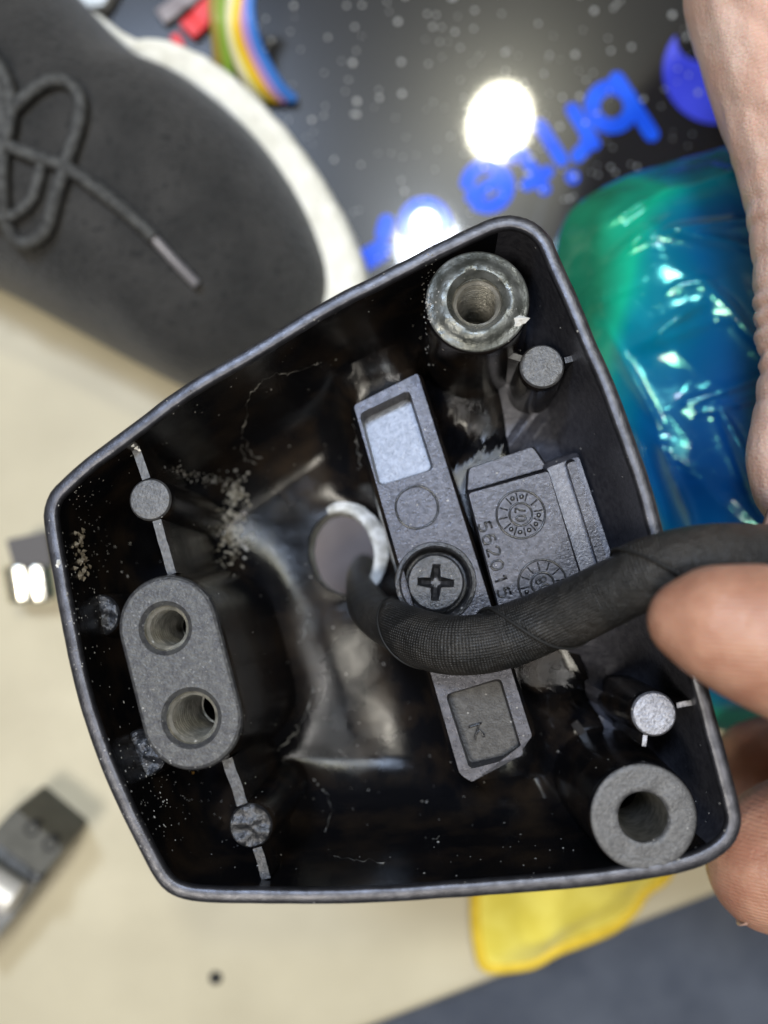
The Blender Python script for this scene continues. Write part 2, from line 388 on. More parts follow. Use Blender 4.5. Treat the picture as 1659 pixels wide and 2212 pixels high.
for c, r, lp in ((hA, rA, lpA), (hB, rB, lpB)):
    ins = circ(c, r, 44, z=-.05); mb.add(*wall(lp, ins), 1)
st = mb.build('double_boss', [M['inner'], M['face_dark']], br, angle=40)
for c, r in ((hA, rA), (hB, rB)):
    v, f = lathe(c, thread_prof(r, -.05, 1.7, pitch=0.10), 56); mk('threaded_bore', v, f, M['bore'], st, angle=30)
    v, f = lathe(c, [(r * .95, -1.7), (r * .8, -3.0), (.001, -3.1)], 32); mk('bore_bottom', v, f, M['inner'], st)  # depth of these bores darkened by the black bottom as well

def pin(px, py, rpx, h, ribs, face, rough_top=0.0, base=-3.7, name='ejector_pin', rw=18):
    c = L(px, py, h); s = pxr(c); r = rpx * s; n = 40
    prof = [(r * 1.45, base), (r * 1.25, base + .5), (r * 1.06, h - .25), (r, h - .035), (r - .025, h), (r * .78, h + .004), (r * .62, h + .004), (r * .46, h + .004), (r * .3, h + .004), (r * .15, h + .004)]
    v, f = lathe(c, prof, n); v.append(Vector((c.x, c.y, h + .004)))
    for k in range(n): f.append(((len(prof) - 1) * n + k, (len(prof) - 1) * n + (k + 1) % n, len(v) - 1))
    for p in v:
        if p.z > h - .02: p.z += rough_top * mn.noise(Vector((p.x * 9, p.y * 9, 4)))
    fm = [0 if i // n < 3 else 1 for i in range(len(f))]
    o = mk(name, v, f, [M['inner'], face], br, fmat=fm, angle=45)
    for (x0, y0, x1, y1, w, dh) in ribs:
        a, b = L(x0, y0, h + dh), L(x1, y1, h + dh); t = (b - a).normalized(); q = Vector((-t.y, t.x, 0)); hw = w * s / 2
        m = 10; mb = MB(); top = []; 
        L1 = []; R1 = []
        for k in range(m + 1):
            p = a.lerp(b, k / m); j = 0.014 * mn.noise(p * 7); L1.append(p + q * (hw + j)); R1.append(p - q * (hw - j))
        lp = [p + Vector((0, 0, 0.012 * mn.noise(p * 9))) for p in L1 + R1[::-1]]
        bt = [Vector((p.x, p.y, base)) + (p - a.lerp(b, .5)) * .1 for p in lp]
        mb.add(*wall(bt, lp), 0); mb.add(lp, [(k, k + 1, 2 * m - k, 2 * m + 1 - k) for k in range(m)], 1)
        mb.build('rib', [M['inner'], face], o, angle=40)
    return o
pin(324, 1079, 46, -0.35, [(317, 1034, 290, 957, 18, 0), (338, 1124, 372, 1240, 19, -.02)], M['face'])
pin(541, 1784, 47, -0.35, [(524, 1738, 490, 1640, 24, -.03), (556, 1831, 574, 1899, 20, -.03)], M['screw'], 0.05)
pin(1171, 791, 48, -0.75, [(1220, 778, 1262, 768, 13, 0), (1130, 775, 1095, 765, 14, -.1)], M['face'], 0.01)
pin(1413, 1542, 48, -0.30, [(1462, 1524, 1499, 1517, 11, 0), (1394, 1588, 1391, 1612, 9, -.04)], M['pinface'], 0.006)
pin(213, 1330, 46, -1.0, [], M['screw'], 0.07, name='cast_stud')
pin(307, 1628, 52, -0.9, [], M['screw'], 0.07, name='cast_stud')

# ---- bridge bar with two pockets and a screw
HB = -1.55
def LP(pts, h): return [L(x, y, h) for x, y in pts]
bo_ = roundpoly(LP([(764, 876), (902, 806), (1150, 1592), (1020, 1690), (993, 1672)], HB), 0.05, 3)
p1 = roundpoly(LP([(776, 893), (884, 842), (938, 1014), (817, 1050)], HB), 0.09, 5)
p2 = roundpoly(LP([(962, 1500), (1082, 1464), (1132, 1632), (1014, 1662)], HB), 0.08, 5)
sc_c = L(941, 1258, HB); ss = pxr(sc_c); sr = 76 * ss
lps = circ(sc_c, sr, 48)
mb = MB(); mb.add(*fill([bo_, p1, p2, lps]), 0)
bcn = sum(bo_, Vector()) / len(bo_); bax = (L(1007, 1630, HB) - L(833, 843, HB)).normalized(); bpe = Vector((-bax.y, bax.x, 0))
def bout(p, w, z): return Vector((p.x, p.y, z)) + bpe * (w if (p - bcn).dot(bpe) > 0 else -w)
sh1 = [bout(p, .055, HB - .10) for p in bo_]; sh2 = [bout(p, .10, HB - .55) for p in bo_]; base = [bout(p, .16, -3.7) for p in bo_]
mb.add(*wall(bo_, sh1), 1); mb.add(*wall(sh1, sh2), 1); mb.add(*wall(sh2, base), 1)
bar = mb.build('bridge_bar', [M['plate'], M['inner']], br, angle=35)
def pocket(loop, depth, face, tilt, name):
    c = sum(loop, Vector()) / len(loop)
    lo = []
    for p in loop:
        q = c + (p - c) * 0.93; lo.append(Vector((q.x, q.y, HB - depth + tilt.dot(q - c))))
    mb = MB(); mb.add(*wall([p + Vector((0, 0, -.001)) for p in loop], lo), 0); mb.add(*fill([lo]), 1)
    return mb.build(name, [M['plate'], face], bar, angle=35)
pk1 = pocket(p1, 0.30, M['pocket'], Vector((0.07, -0.075, 0)), 'pocket')
pk2 = pocket(p2, 0.22, M['pocket_shaded'], Vector((0.10, 0.06, 0)), 'pocket')
for poly in ([(1036, 1562), (1030, 1580), (1026, 1598)], [(1026, 1590), (1036, 1578), (1046, 1592)], [(1012, 1571), (1040, 1562)]):
    pts = spline([L(x, y, HB - .19) for x, y in poly], 4); v, f, _ = tube(pts, 0.014, 6); mk('arrow_mark', v, f, M['mark'], pk2)
# counterbore, ring, screw
wv, wf = lathe(sc_c, [(sr + .085, HB - .01), (sr + .07, HB + .035), (sr + .02, HB + .045), (sr - .01, HB + .02), (sr - .012, HB - .2), (sr - .06, HB - .26), (.01, HB - .26)], 56)
cb = mk('counterbore', wv, wf, M['screw'], bar, angle=40)
hr = 62 * ss; hz = HB - .03
def cross(c, a, w, z, rot):
    o = []
    for k in range(4):
        t = rot + k * math.pi / 2; u = Vector((math.cos(t), math.sin(t), 0)); q = Vector((-u.y, u.x, 0))
        o += [c + u * w * 1.25 - q * w, c + u * a - q * w * .8, c + u * a + q * w * .8] 
    return [Vector((p.x, p.y, z)) for p in o]
cr1 = cross(sc_c, 40 * ss, 10.5 * ss, hz, math.radians(-3)); cr2 = cross(sc_c, 31 * ss, 6.5 * ss, hz - .10, math.radians(-3)); cr3 = cross(sc_c, 10 * ss, 4 * ss, hz - .20, math.radians(-3))
mb = MB(); rimc = circ(sc_c, hr - .03, 48, z=hz); mb.add(*fill([rimc, cr1])); mb.add(*wall(cr1, cr2)); mb.add(*wall(cr2, cr3)); mb.add(*fill([cr3]))
mb.add(*wall(rimc, circ(sc_c, hr, 48, z=hz - .03))); mb.add(*wall(circ(sc_c, hr, 48, z=hz - .03), circ(sc_c, hr, 48, z=hz - .22)))
scw = mb.build('screw', M['screw'], br, angle=30)
# ring scored in the bar
cc = L(900, 1096, HB); rr = 46 * pxr(cc)
pts = [p + Vector((0.008 * mn.noise(p * 6), 0.008 * mn.noise(p * 6 + Vector((3, 0, 0))), .004)) for p in circ(cc, rr, 60)]
v, f, _ = tube(pts, 0.017, 6, closed=True, cap=False); mk('scored_ring', v, f, M['mark'], bar)
# ---- number plate
HP = -1.25
def prism(name, pts, h, mats, parent, base=-3.7, rc=0.05, chamf=0.06, grow=0.0):
    t0 = roundpoly(LP(pts, h), rc, 3); c = sum(t0, Vector()) / len(t0)
    t1 = [Vector((p.x, p.y, h - chamf)) + (p - c).normalized() * chamf * .7 for p in t0]
    b = [Vector((p.x, p.y, base)) + (p - c).normalized() * (chamf + grow) for p in t0]
    mb = MB(); mb.add(*fill([t0]), 0); mb.add(*wall(t0, t1), 0); mb.add(*wall(t1, b), 1)
    return mb.build(name, mats, parent, angle=30)
plate = prism('number_plate', [(1012, 1066), (1184, 1018), (1252, 1242), (1286, 1356), (1113, 1440)], HP, [M['plate'], M['inner']], br)
prism('step_block', [(1014, 1012), (1150, 966), (1180, 1010), (1010, 1060)], HP - .45, [M['plate'], M['inner']], br)
prism('side_step', [(1180, 1012), (1250, 986), (1338, 1250), (1250, 1280)], HP - .30, [M['grain'], M['grain']], br, chamf=0.12, grow=.25)
prism('side_ridge', [(1224, 1002), (1243, 995), (1318, 1228), (1298, 1236)], HP - .17, [M['plate'], M['plate']], br, chamf=0.07, grow=.1)
GL = {'0': [[(.5, 1), (.12, .8), (.05, .5), (.12, .2), (.5, 0), (.88, .2), (.95, .5), (.88, .8), (.5, 1)]],
      '1': [[(.25, .75), (.6, 1), (.6, 0)]],
      '2': [[(.08, .75), (.2, .95), (.5, 1), (.85, .9), (.9, .68), (.7, .45), (.1, .02)], [(.1, .0), (.95, .0)]],
      '5': [[(.9, 1), (.2, 1)], [(.2, 1), (.14, .55)], [(.14, .55), (.5, .63), (.85, .5), (.93, .3), (.8, .08), (.45, 0), (.1, .1)]],
      '6': [[(.8, .95), (.5, 1), (.2, .8), (.07, .4), (.2, .08), (.5, 0), (.82, .08), (.93, .3), (.8, .53), (.5, .6), (.2, .5), (.1, .35)]],
      '7': [[(.08, 1), (.95, 1)], [(.95, 1), (.55, .5), (.4, 0)]],
      '8': [[(.5, .55), (.15, .65), (.12, .88), (.5, 1), (.88, .88), (.85, .65), (.5, .55), (.1, .42), (.05, .15), (.5, 0), (.95, .15), (.9, .42), (.5, .55)]]}
def glyph(ch, px, py, read, upv, w, hgt, h, rad, parent, name='numeral'):
    # px,py centre; read/up = directions in traced pixels
    mb = MB()
    for st_ in GL[ch]:
        pts = []
        for (gx, gy) in st_:
            qx = px + read[0] * (gx - .5) * w + upv[0] * (gy - .5) * hgt; qy = py + read[1] * (gx - .5) * w + upv[1] * (gy - .5) * hgt
            pts.append(L(qx, qy, h))
        pts = spline(pts, 5 if len(pts) > 3 else 2); vv, ff, _ = tube(pts, rad, 8); mb.add(vv, ff)
    return mb.build(name, M['mark'], parent)
rd = (0.30, 0.954); upv = (0.954, -0.30)
for ch, (zx, zy) in zip('562015', [(375, 810), (430, 975), (490, 1135), (535, 1310), (580, 1490), (622, 1665)]):
    glyph(ch, zx / 6 + 985, zy / 6 + 1002, rd, upv, 21, 27, HP + .008, 0.015, plate)
def wheel(px, py, rpx, digits, dirv, seed):
    c = L(px, py, HP + .004); s = pxr(c); mb = MB(); rg = random.Random(seed)
    for r in (rpx * s, rpx * s * .47):
        vv, ff, _ = tube(circ(c, r, 56), 0.016, 6, closed=True, cap=False); mb.add(vv, ff)
    for k in range(12):
        a = 2 * math.pi * (k + .4) / 12; u = Vector((math.cos(a), math.sin(a), 0))
        vv, ff, _ = tube([c + u * rpx * s * .56, c + u * rpx * s * .92], 0.011, 6); mb.add(vv, ff)
        if rg.random() < .62:
            a += math.pi / 12; u = Vector((math.cos(a), math.sin(a), 0)); q = c + u * rpx * s * .74
            vv, ff = lathe(q, [(.036, q.z - .02), (.032, q.z + .018), (.012, q.z + .026), (.001, q.z + .026)], 12); mb.add(vv, ff)
    o = mb.build('date_wheel', M['mark'], plate)
    up2 = (dirv[1], -dirv[0])
    for ch, k in zip(digits, (-.5, .5)):
        glyph(ch, px + dirv[0] * 17 * k, py + dirv[1] * 17 * k, dirv, up2, 12, 22, HP + .008, 0.014, o)
wheel(1125, 1111, 52, '07', (-0.05, -1.0), 2)
wheel(1172, 1261, 52, '08', (-0.42, -0.907), 5)
# cast ribs running under the cable on the lower right
for a, b, h in (((1240, 1560), (1330, 1680), -2.6),):
    p, q = L(*a, h), L(*b, h); t = (q - p).normalized(); n_ = Vector((-t.y, t.x, 0)) * .06
    lp = [p + n_, q + n_, q - n_, p - n_]; bt = [Vector((x.x, x.y, -3.7)) for x in lp]
    mb = MB(); mb.add(*wall(lp, bt)); mb.add(*fill([lp])); mb.build('rib', M['inner'], br, smooth=False)

# ---- debris on the inner surfaces: placed by dropping points onto the built surface
bpy.context.view_layer.update()
bv = []; bf = []
for o in [x for x in bpy.data.objects if x.type == 'MESH' and (x.parent is br or (x.parent and x.parent.parent is br))]:
    b0 = len(bv); bv += [q.co.copy() for q in o.data.vertices]; bf += [tuple(b0 + i for i in p.vertices) for p in o.data.polygons]
bvh = BVHTree.FromPolygons(bv, bf)
def surf(px, py):
    d = (BI.to_3x3() @ ray(px, py)).normalized(); hit = bvh.ray_cast(CAML, d)
    return hit[0], hit[1]
def inside(px, py):
    c = False; n = len(OUT)
    for i in range(n):
        (x0, y0), (x1, y1) = OUT[i], OUT[i - 1]
        if (y0 > py) != (y1 > py) and px < (x1 - x0) * (py - y0) / (y1 - y0) + x0: c = not c
    return c
def chips(name, spots, material, parent=br, kind='stuff'):
    mb = MB()
    for px, py, r, asp in spots:
        p, n = surf(px, py)
        if p is None or p.z < -3.9: continue
        q = n.to_track_quat('Z', 'Y').to_matrix(); a = random.random() * 6.28; k = 5
        vv = []
        for i in range(k):
            t = a + 2 * math.pi * i / k; rr_ = r * random.uniform(.6, 1.2)
            vv.append(p + q @ Vector((rr_ * math.cos(t) * asp, rr_ * math.sin(t), 0.0)))
        vv.append(p + q @ Vector((0, 0, r * random.uniform(.4, 1.1)))); vv.append(p - n * r * .3)
        mb.add(vv, [(i, (i + 1) % k, k) for i in range(k)] + [((i + 1) % k, i, k + 1) for i in range(k)])
    if mb.v:
        o = mb.build(name, material, parent, smooth=False); tag(o, kind=kind); return o
rg = random.Random(11); random.seed(5)
dust = []
while len(dust) < 520:
    x, y = rg.uniform(90, 1600), rg.uniform(460, 1950)
    if not inside(x, y): continue
    dust.append((x, y, rg.choice((.006, .008, .008, .011, .015)), rg.uniform(.7, 1.8)))
for _ in range(150): dust.append((rg.gauss(185, 35), rg.gauss(1250, 120), rg.uniform(.006, .013), 1.3))
for _ in range(140): dust.append((rg.gauss(330, 60), rg.gauss(1700, 80), rg.uniform(.006, .013), 1.3))
for _ in range(60): dust.append((rg.gauss(925, 8), rg.gauss(660, 60), rg.uniform(.008, .018), 1.3))
dust = [d for d in dust if inside(d[0], d[1])]
chips('dust_specks', dust, M['dust'])
cr_ = []
for _ in range(260):
    x, y = rg.gauss(502, 15), rg.gauss(1150, 34)
    cr_.append((x, y, rg.uniform(.012, .034), rg.uniform(.6, 1.5)))
for _ in range(110):
    t = rg.random(); cr_.append((375 + t * 140 + rg.gauss(0, 4), 1015 + t * 42 + rg.gauss(0, 5 + 5 * t), rg.uniform(.010, .026), 1))
for _ in range(90): cr_.append((rg.gauss(508, 12), rg.gauss(1065, 16), rg.uniform(.015, .04), 1))
chips('crust', cr_, M['crust'])
gs = [(rg.gauss(172 + 10 * t, 7), 1150 + 95 * t + rg.gauss(0, 5), rg.uniform(.02, .055), rg.uniform(.5, 1.4)) for t in [rg.random() for _ in range(60)]]
chips('grease_flakes', gs, M['grease'])
chips('white_chip', [(1125, 692, .13, .62), (1120, 697, .09, .8), (126, 1216, .05, .6), (124, 1222, .035, .8), (288, 962, .045, .9), (294, 967, .04, .8), (300, 972, .03, .8)], M['white'])
chips('amber_crumb', [(417, 1669, .035, 1)], mat('amber', (0.45, 0.24, 0.05), rough=.4))
def peel(pts, r0=.013, wob=9):
    P = []
    for q in spline([Vector((x, y, 0)) for x, y in pts], 8):
        p, n = surf(q.x + wob * mn.noise(Vector((q.x * .09, q.y * .09, 0))), q.y + wob * mn.noise(Vector((q.x * .09, q.y * .09, 7))))
        if p is not None and p.z > -3.9: P.append(p + n * .004)
    if len(P) < 4: return
    ph = random.random() * 50
    v, f, _ = tube(P, [r0 * max(.05, .35 + 1.3 * mn.noise(Vector((i * .33, ph, 0)))) for i in range(len(P))], 6)
    mk('paint_flake_edge', v, f, M['peel'], br)
for pts, r in [([(690, 785), (640, 800), (590, 812), (555, 835), (535, 870), (528, 905)], .017), ([(528, 905), (522, 935), (530, 960), (545, 985), (570, 990)], .015),
               ([(520, 960), (530, 990), (556, 996)], .013), ([(640, 1310), (660, 1340), (655, 1390)], .012), ([(680, 1480), (665, 1530), (640, 1580), (600, 1620)], .02),
               ([(700, 1700), (715, 1745), (705, 1790)], .012), ([(715, 1845), (760, 1858), (830, 1862)], .012), ([(935, 1815), (950, 1810)], .01),
               ([(765, 905), (770, 960), (778, 1010)], .02)]:
    peel(pts, r)

# ================================================================ taped cable
def cable_mat():
    m, nt, p = new_mat('black_cloth_tape'); lk = nt.links
    uvn = N(nt, 'ShaderNodeUVMap'); mp = N(nt, 'ShaderNodeMapping'); mp.inputs['Scale'].default_value = (1.0, 2.3, 1); lk.new(uvn.outputs['UV'], mp.inputs['Vector'])
    w1 = N(nt, 'ShaderNodeTexWave'); w1.inputs['Scale'].default_value = 9.0; w1.bands_direction = 'X'; w1.inputs['Distortion'].default_value = 0.4
    w2 = N(nt, 'ShaderNodeTexWave'); w2.inputs['Scale'].default_value = 9.0; w2.bands_direction = 'Y'; w2.inputs['Distortion'].default_value = 0.4
    lk.new(mp.outputs['Vector'], w1.inputs['Vector']); lk.new(mp.outputs['Vector'], w2.inputs['Vector'])
    mu = N(nt, 'ShaderNodeMath', operation='MULTIPLY'); lk.new(w1.outputs['Fac'], mu.inputs[0]); lk.new(w2.outputs['Fac'], mu.inputs[1])
    tc = N(nt, 'ShaderNodeTexCoord'); nz = N(nt, 'ShaderNodeTexNoise'); nz.inputs['Scale'].default_value = 1.6; nz.inputs['Detail'].default_value = 7; lk.new(tc.outputs['Object'], nz.inputs['Vector'])
    cr = N(nt, 'ShaderNodeValToRGB'); cr.color_ramp.elements[0].position = .38; cr.color_ramp.elements[1].position = .72
    cr.color_ramp.elements[0].color = (0.006, 0.006, 0.006, 1); cr.color_ramp.elements[1].color = (0.024, 0.021, 0.018, 1); lk.new(nz.outputs['Fac'], cr.inputs['Fac'])
    mx = N(nt, 'ShaderNodeMixRGB', blend_type='MULTIPLY'); mx.inputs['Fac'].default_value = .55; lk.new(cr.outputs['Color'], mx.inputs['Color1']); lk.new(mu.outputs[0], mx.inputs['Color2'])
    ad = N(nt, 'ShaderNodeMixRGB', blend_type='ADD'); ad.inputs['Fac'].default_value = .5; lk.new(mx.outputs['Color'], ad.inputs['Color1']); lk.new(cr.outputs['Color'], ad.inputs['Color2'])
    lk.new(ad.outputs['Color'], p.inputs['Base Color']); p.inputs['Roughness'].default_value = .48
    b1 = N(nt, 'ShaderNodeBump'); b1.inputs['Distance'].default_value = .012; lk.new(mu.outputs[0], b1.inputs['Height'])
    n3 = N(nt, 'ShaderNodeTexNoise'); n3.inputs['Scale'].default_value = 6; n3.inputs['Detail'].default_value = 5; lk.new(tc.outputs['Object'], n3.inputs['Vector'])
    b2 = N(nt, 'ShaderNodeBump'); b2.inputs['Distance'].default_value = .05; lk.new(n3.outputs['Fac'], b2.inputs['Height']); lk.new(b1.outputs['Normal'], b2.inputs['Normal']); lk.new(b2.outputs['Normal'], p.inputs['Normal'])
    return m
def BL(px, py, h): return BM @ L(px, py, h)
cpath = [BL(786, 1225, -5.8), BL(778, 1246, -4.5), BL(780, 1276, -3.3), BL(815, 1328, -2.1), BL(886, 1368, -1.1), BL(980, 1390, -0.6), BL(1090, 1378, -0.45), BL(1210, 1330, -0.25), BL(1330, 1272, 0.25), BL(1420, 1232, 0.52),
         BL(1530, 1205, .62), BL(1659, 1200, .55), BL(1800, 1205, .3), BL(1960, 1240, -.2), BL(2150, 1330, -1.5)]
cp = resample(spline(cpath, 14) , 2) and spline(cpath, 26)
def crad(i, l):
    base = .235 + .145 * min(1, max(0, (l - 2.2) / 4.0))
    def r(a):
        ph = (l / 2.05 - a / (2 * math.pi)) % 1.0
        st = .065 * (1 - ph) if l > 3.2 else 0.006
        return base * (1 + .05 * mn.noise(Vector((l * .7, math.cos(a), math.sin(a))))) + st
    return r
v, f, uv = tube(cp, crad, 40)
cab = mk('wiring_harness', v, f, cable_mat(), None, uv=uv, angle=60)
P_, T_, N_ = frames(cp); l_ = 0; hel = []
for i_ in range(1, len(cp)):
    l_ += (cp[i_] - cp[i_ - 1]).length
    if l_ < 3.3: continue
    for sub in range(2):
        ll = l_ + sub * (cp[i_] - cp[i_ - 1]).length / 2; a_ = (ll / 2.05) * 2 * math.pi
        rr_ = crad(i_, ll)(a_ - .05) - .004
        pp = cp[i_].lerp(cp[min(i_ + 1, len(cp) - 1)], sub / 2); hel.append(pp + N_[i_] * math.cos(a_) * rr_ + T_[i_].cross(N_[i_]) * math.sin(a_) * rr_)
v, f, _ = tube(hel, .021, 6); mk('tape_seam', v, f, mat('tape_seam', (.006, .006, .006), rough=.7), cab)
tag(cab, 'thick black cloth taped wiring harness threaded out of the bracket hole', 'cable')

# ================================================================ hands
def skin_mat(name, c1, c2, crease=0.018, ridge=.008):
    m, nt, p = new_mat(name); lk = nt.links; tc = N(nt, 'ShaderNodeTexCoord')
    nz = N(nt, 'ShaderNodeTexNoise'); nz.inputs['Scale'].default_value = 1.5; nz.inputs['Detail'].default_value = 9; lk.new(tc.outputs['Object'], nz.inputs['Vector'])
    cr = N(nt, 'ShaderNodeValToRGB'); cr.color_ramp.elements[0].position = .40; cr.color_ramp.elements[1].position = .62; cr.color_ramp.elements[0].color = (*c1, 1); cr.color_ramp.elements[1].color = (*c2, 1)
    lk.new(nz.outputs['Fac'], cr.inputs['Fac']); lk.new(cr.outputs['Color'], p.inputs['Base Color'])
    p.inputs['Roughness'].default_value = .46; p.inputs['Subsurface Weight'].default_value = .35; p.inputs['Subsurface Radius'].default_value = (.35, .12, .06); p.inputs['Subsurface Scale'].default_value = .5
    vo = N(nt, 'ShaderNodeTexVoronoi'); vo.inputs['Scale'].default_value = 9; vo.feature = 'DISTANCE_TO_EDGE'
    mp = N(nt, 'ShaderNodeMapping'); mp.inputs['Scale'].default_value = (1.0, 1.7, 1.0); lk.new(tc.outputs['Object'], mp.inputs['Vector']); lk.new(mp.outputs['Vector'], vo.inputs['Vector'])
    b1 = N(nt, 'ShaderNodeBump'); b1.inputs['Distance'].default_value = crease; b1.inputs['Strength'].default_value = .5; lk.new(vo.outputs['Distance'], b1.inputs['Height'])
    n2 = N(nt, 'ShaderNodeTexNoise'); n2.inputs['Scale'].default_value = 3.0; n2.inputs['Detail'].default_value = 4; lk.new(tc.outputs['Object'], n2.inputs['Vector'])
    b2 = N(nt, 'ShaderNodeBump'); b2.inputs['Distance'].default_value = .032; lk.new(n2.outputs['Fac'], b2.inputs['Height']); lk.new(b1.outputs['Normal'], b2.inputs['Normal'])
    wv = N(nt, 'ShaderNodeTexWave'); wv.inputs['Scale'].default_value = 5.5; wv.inputs['Distortion'].default_value = 1.2; wv.inputs['Detail'].default_value = 1; wv.bands_direction = 'Y'; lk.new(tc.outputs['Object'], wv.inputs['Vector'])
    b3 = N(nt, 'ShaderNodeBump'); b3.inputs['Distance'].default_value = ridge; lk.new(wv.outputs['Fac'], b3.inputs['Height']); lk.new(b2.outputs['Normal'], b3.inputs['Normal']); lk.new(b3.outputs['Normal'], p.inputs['Normal'])
    return m
def hand(name, chains, material, label, cat='hand'):
    bm = bmesh.new()
    def cone(a, ra, b, rb):
        t = bmesh.new()
        for c, r in ((a, ra), (b, rb)):
            bmesh.ops.create_icosphere(t, subdivisions=3, radius=r, matrix=Matrix.Translation(c))
        bmesh.ops.convex_hull(t, input=t.verts)
        bmesh.ops.delete(t, geom=[x for x in t.verts if not x.link_faces], context='VERTS')
        me = bpy.data.meshes.new('t'); t.to_mesh(me); t.free(); bm.from_mesh(me); bpy.data.meshes.remove(me)
    for ch in chains:
        for (a, ra), (b, rb) in zip(ch, ch[1:]): cone(a, ra, b, rb)
    me = bpy.data.meshes.new(name); bm.to_mesh(me); bm.free(); me.materials.append(material)
    o = bpy.data.objects.new(name, me); COL.objects.link(o)
    r = o.modifiers.new('remesh', 'REMESH'); r.mode = 'VOXEL'; r.voxel_size = 0.055; r.use_smooth_shade = True
    s = o.modifiers.new('smooth', 'SMOOTH'); s.factor = .6; s.iterations = 9
    bpy.context.view_layer.update()
    ev = o.evaluated_get(bpy.context.evaluated_depsgraph_get()); m2 = bpy.data.meshes.new_from_object(ev)
    o.modifiers.clear(); o.data = m2
    for p in m2.polygons: p.use_smooth = True
    tag(o, label, cat); return o
def nail(parent, c, along, normal, ln, wd, material):
    along = along.normalized(); normal = (normal - along * normal.dot(along)).normalized(); side = along.cross(normal)
    v = []; f = []; nu, nv = 8, 10
    for i in range(nu + 1):
        for j in range(nv + 1):
            u = i / nu; w = (j / nv - .5) * 2
            x = (u - .5) * ln + (.10 * ln * (1 - w * w) * u); a = w * .75
            v.append(c + along * x + side * math.sin(a) * wd * .6 + normal * (math.cos(a) - 1) * wd * .55)
    for i in range(nu):
        for j in range(nv): a = i * (nv + 1) + j; f.append((a, a + 1, a + nv + 2, a + nv + 1))
    o = mk('fingernail', v, f, material, parent); s = o.modifiers.new('thickness', 'SOLIDIFY'); s.thickness = .03; return o
nail_m = mat('nail', (0.46, 0.27, 0.20), (0.52, 0.32, 0.245), rough=.3, coat=.3, scale=4)
sk1 = skin_mat('skin_light', (0.74, 0.47, 0.37), (0.82, 0.58, 0.48), ridge=.0015)
sk2 = skin_mat('skin_baked_shade', (0.36, 0.165, 0.105), (0.47, 0.25, 0.165), ridge=.004)  # darker skin copy: the lower hand's shade is put into the colour
def C(px, py, z, rpx): return (W(px, py, z), rpx * (CAMZ - z) / FPX)
# upper hand: thumb pointing down along the right edge, fingers folded out of view to the right
th = [C(1900, -330, 8.6, 340), C(1780, -60, 9.0, 296), C(1792, 120, 9.3, 256), C(1800, 300, 9.5, 207), C(1806, 420, 9.6, 186), C(1808, 560, 9.7, 172), C(1806, 640, 9.7, 170), C(1808, 668, 9.7, 163), C(1808, 710, 9.7, 169), C(1812, 745, 9.7, 161), C(1812, 800, 9.7, 162), C(1800, 900, 9.8, 164), C(1776, 985, 9.8, 158), C(1768, 1030, 9.8, 142), C(1762, 1052, 9.75, 112)]
palm1 = [C(1900, -330, 8.6, 340), C(2250, -500, 7.5, 420), C(2700, -900, 6.5, 430)]
f1 = []
for k, (bx, by, tx, ty) in enumerate([(2260, -120, 2120, 900), (2440, -180, 2300, 960), (2600, -300, 2460, 880), (2740, -450, 2620, 640)]):
    f1.append([C(2300 + 110 * k, -420 - 60 * k, 7.3, 260), C(bx, by, 7.8, 150), C((bx + tx) / 2 + 60, (by + ty) / 2, 8.6, 138), C(tx + 30, ty - 160, 8.0, 125), C(tx, ty, 7.0, 110)])
ha = hand('hand', [th, palm1] + f1, sk1, 'pale hand at upper right, its thumb pointing down past the green bag')
LN = [((1560, 598), (1760, 610), .05), ((1560, 640), (1760, 646), .06), ((1560, 688), (1770, 684), .075), ((1560, 716), (1740, 722), .05), ((1560, 752), (1770, 744), .075), ((1570, 790), (1760, 786), .05), ((1600, 860), (1720, 850), .03),
      ((1475, 60), (1640, 330), .04), ((1530, 20), (1659, 250), .035), ((1600, -20), (1690, 140), .03), ((1560, 330), (1700, 420), .03), ((1590, 430), (1720, 470), .03), ((1610, 520), (1720, 540), .03), ((1490, 150), (1560, 190), .03)]
LN = [(W(*a, 10.3), W(*b, 10.3), d) for a, b, d in LN]
hnv = [0.0] * (3 * len(ha.data.vertices)); ha.data.vertices.foreach_get('normal', hnv)
hco = [0.0] * len(hnv); ha.data.vertices.foreach_get('co', hco)
for i in range(0, len(hco), 3):
    x, y = hco[i], hco[i + 1]
    if x > 6.6 or y < -1 or y > 8: continue
    dz = 0; wob = .05 * mn.noise(Vector((x * 2.2, y * 2.2, hco[i + 2] * 2.2)))
    for a, b, d in LN:
        ab = b - a; t = max(0, min(1, ((x - a.x) * ab.x + (y - a.y) * ab.y) / (ab.x ** 2 + ab.y ** 2)))
        e = math.hypot(x - a.x - ab.x * t, y - a.y - ab.y * t + wob)
        if e < .3: dz += .62 * (d * math.exp(-(e / .065) ** 2) - .35 * d * math.exp(-((e - .16) / .08) ** 2))
    if dz:
        for k in range(3): hco[i + k] -= hnv[i + k] * dz
ha.data.vertices.foreach_set('co', hco); ha.data.update()
nail(ha, W(1722, 1092, 10.25), Vector((-.35, -1, .1)), Vector((-.55, -.35, .75)), .95, .95, nail_m)
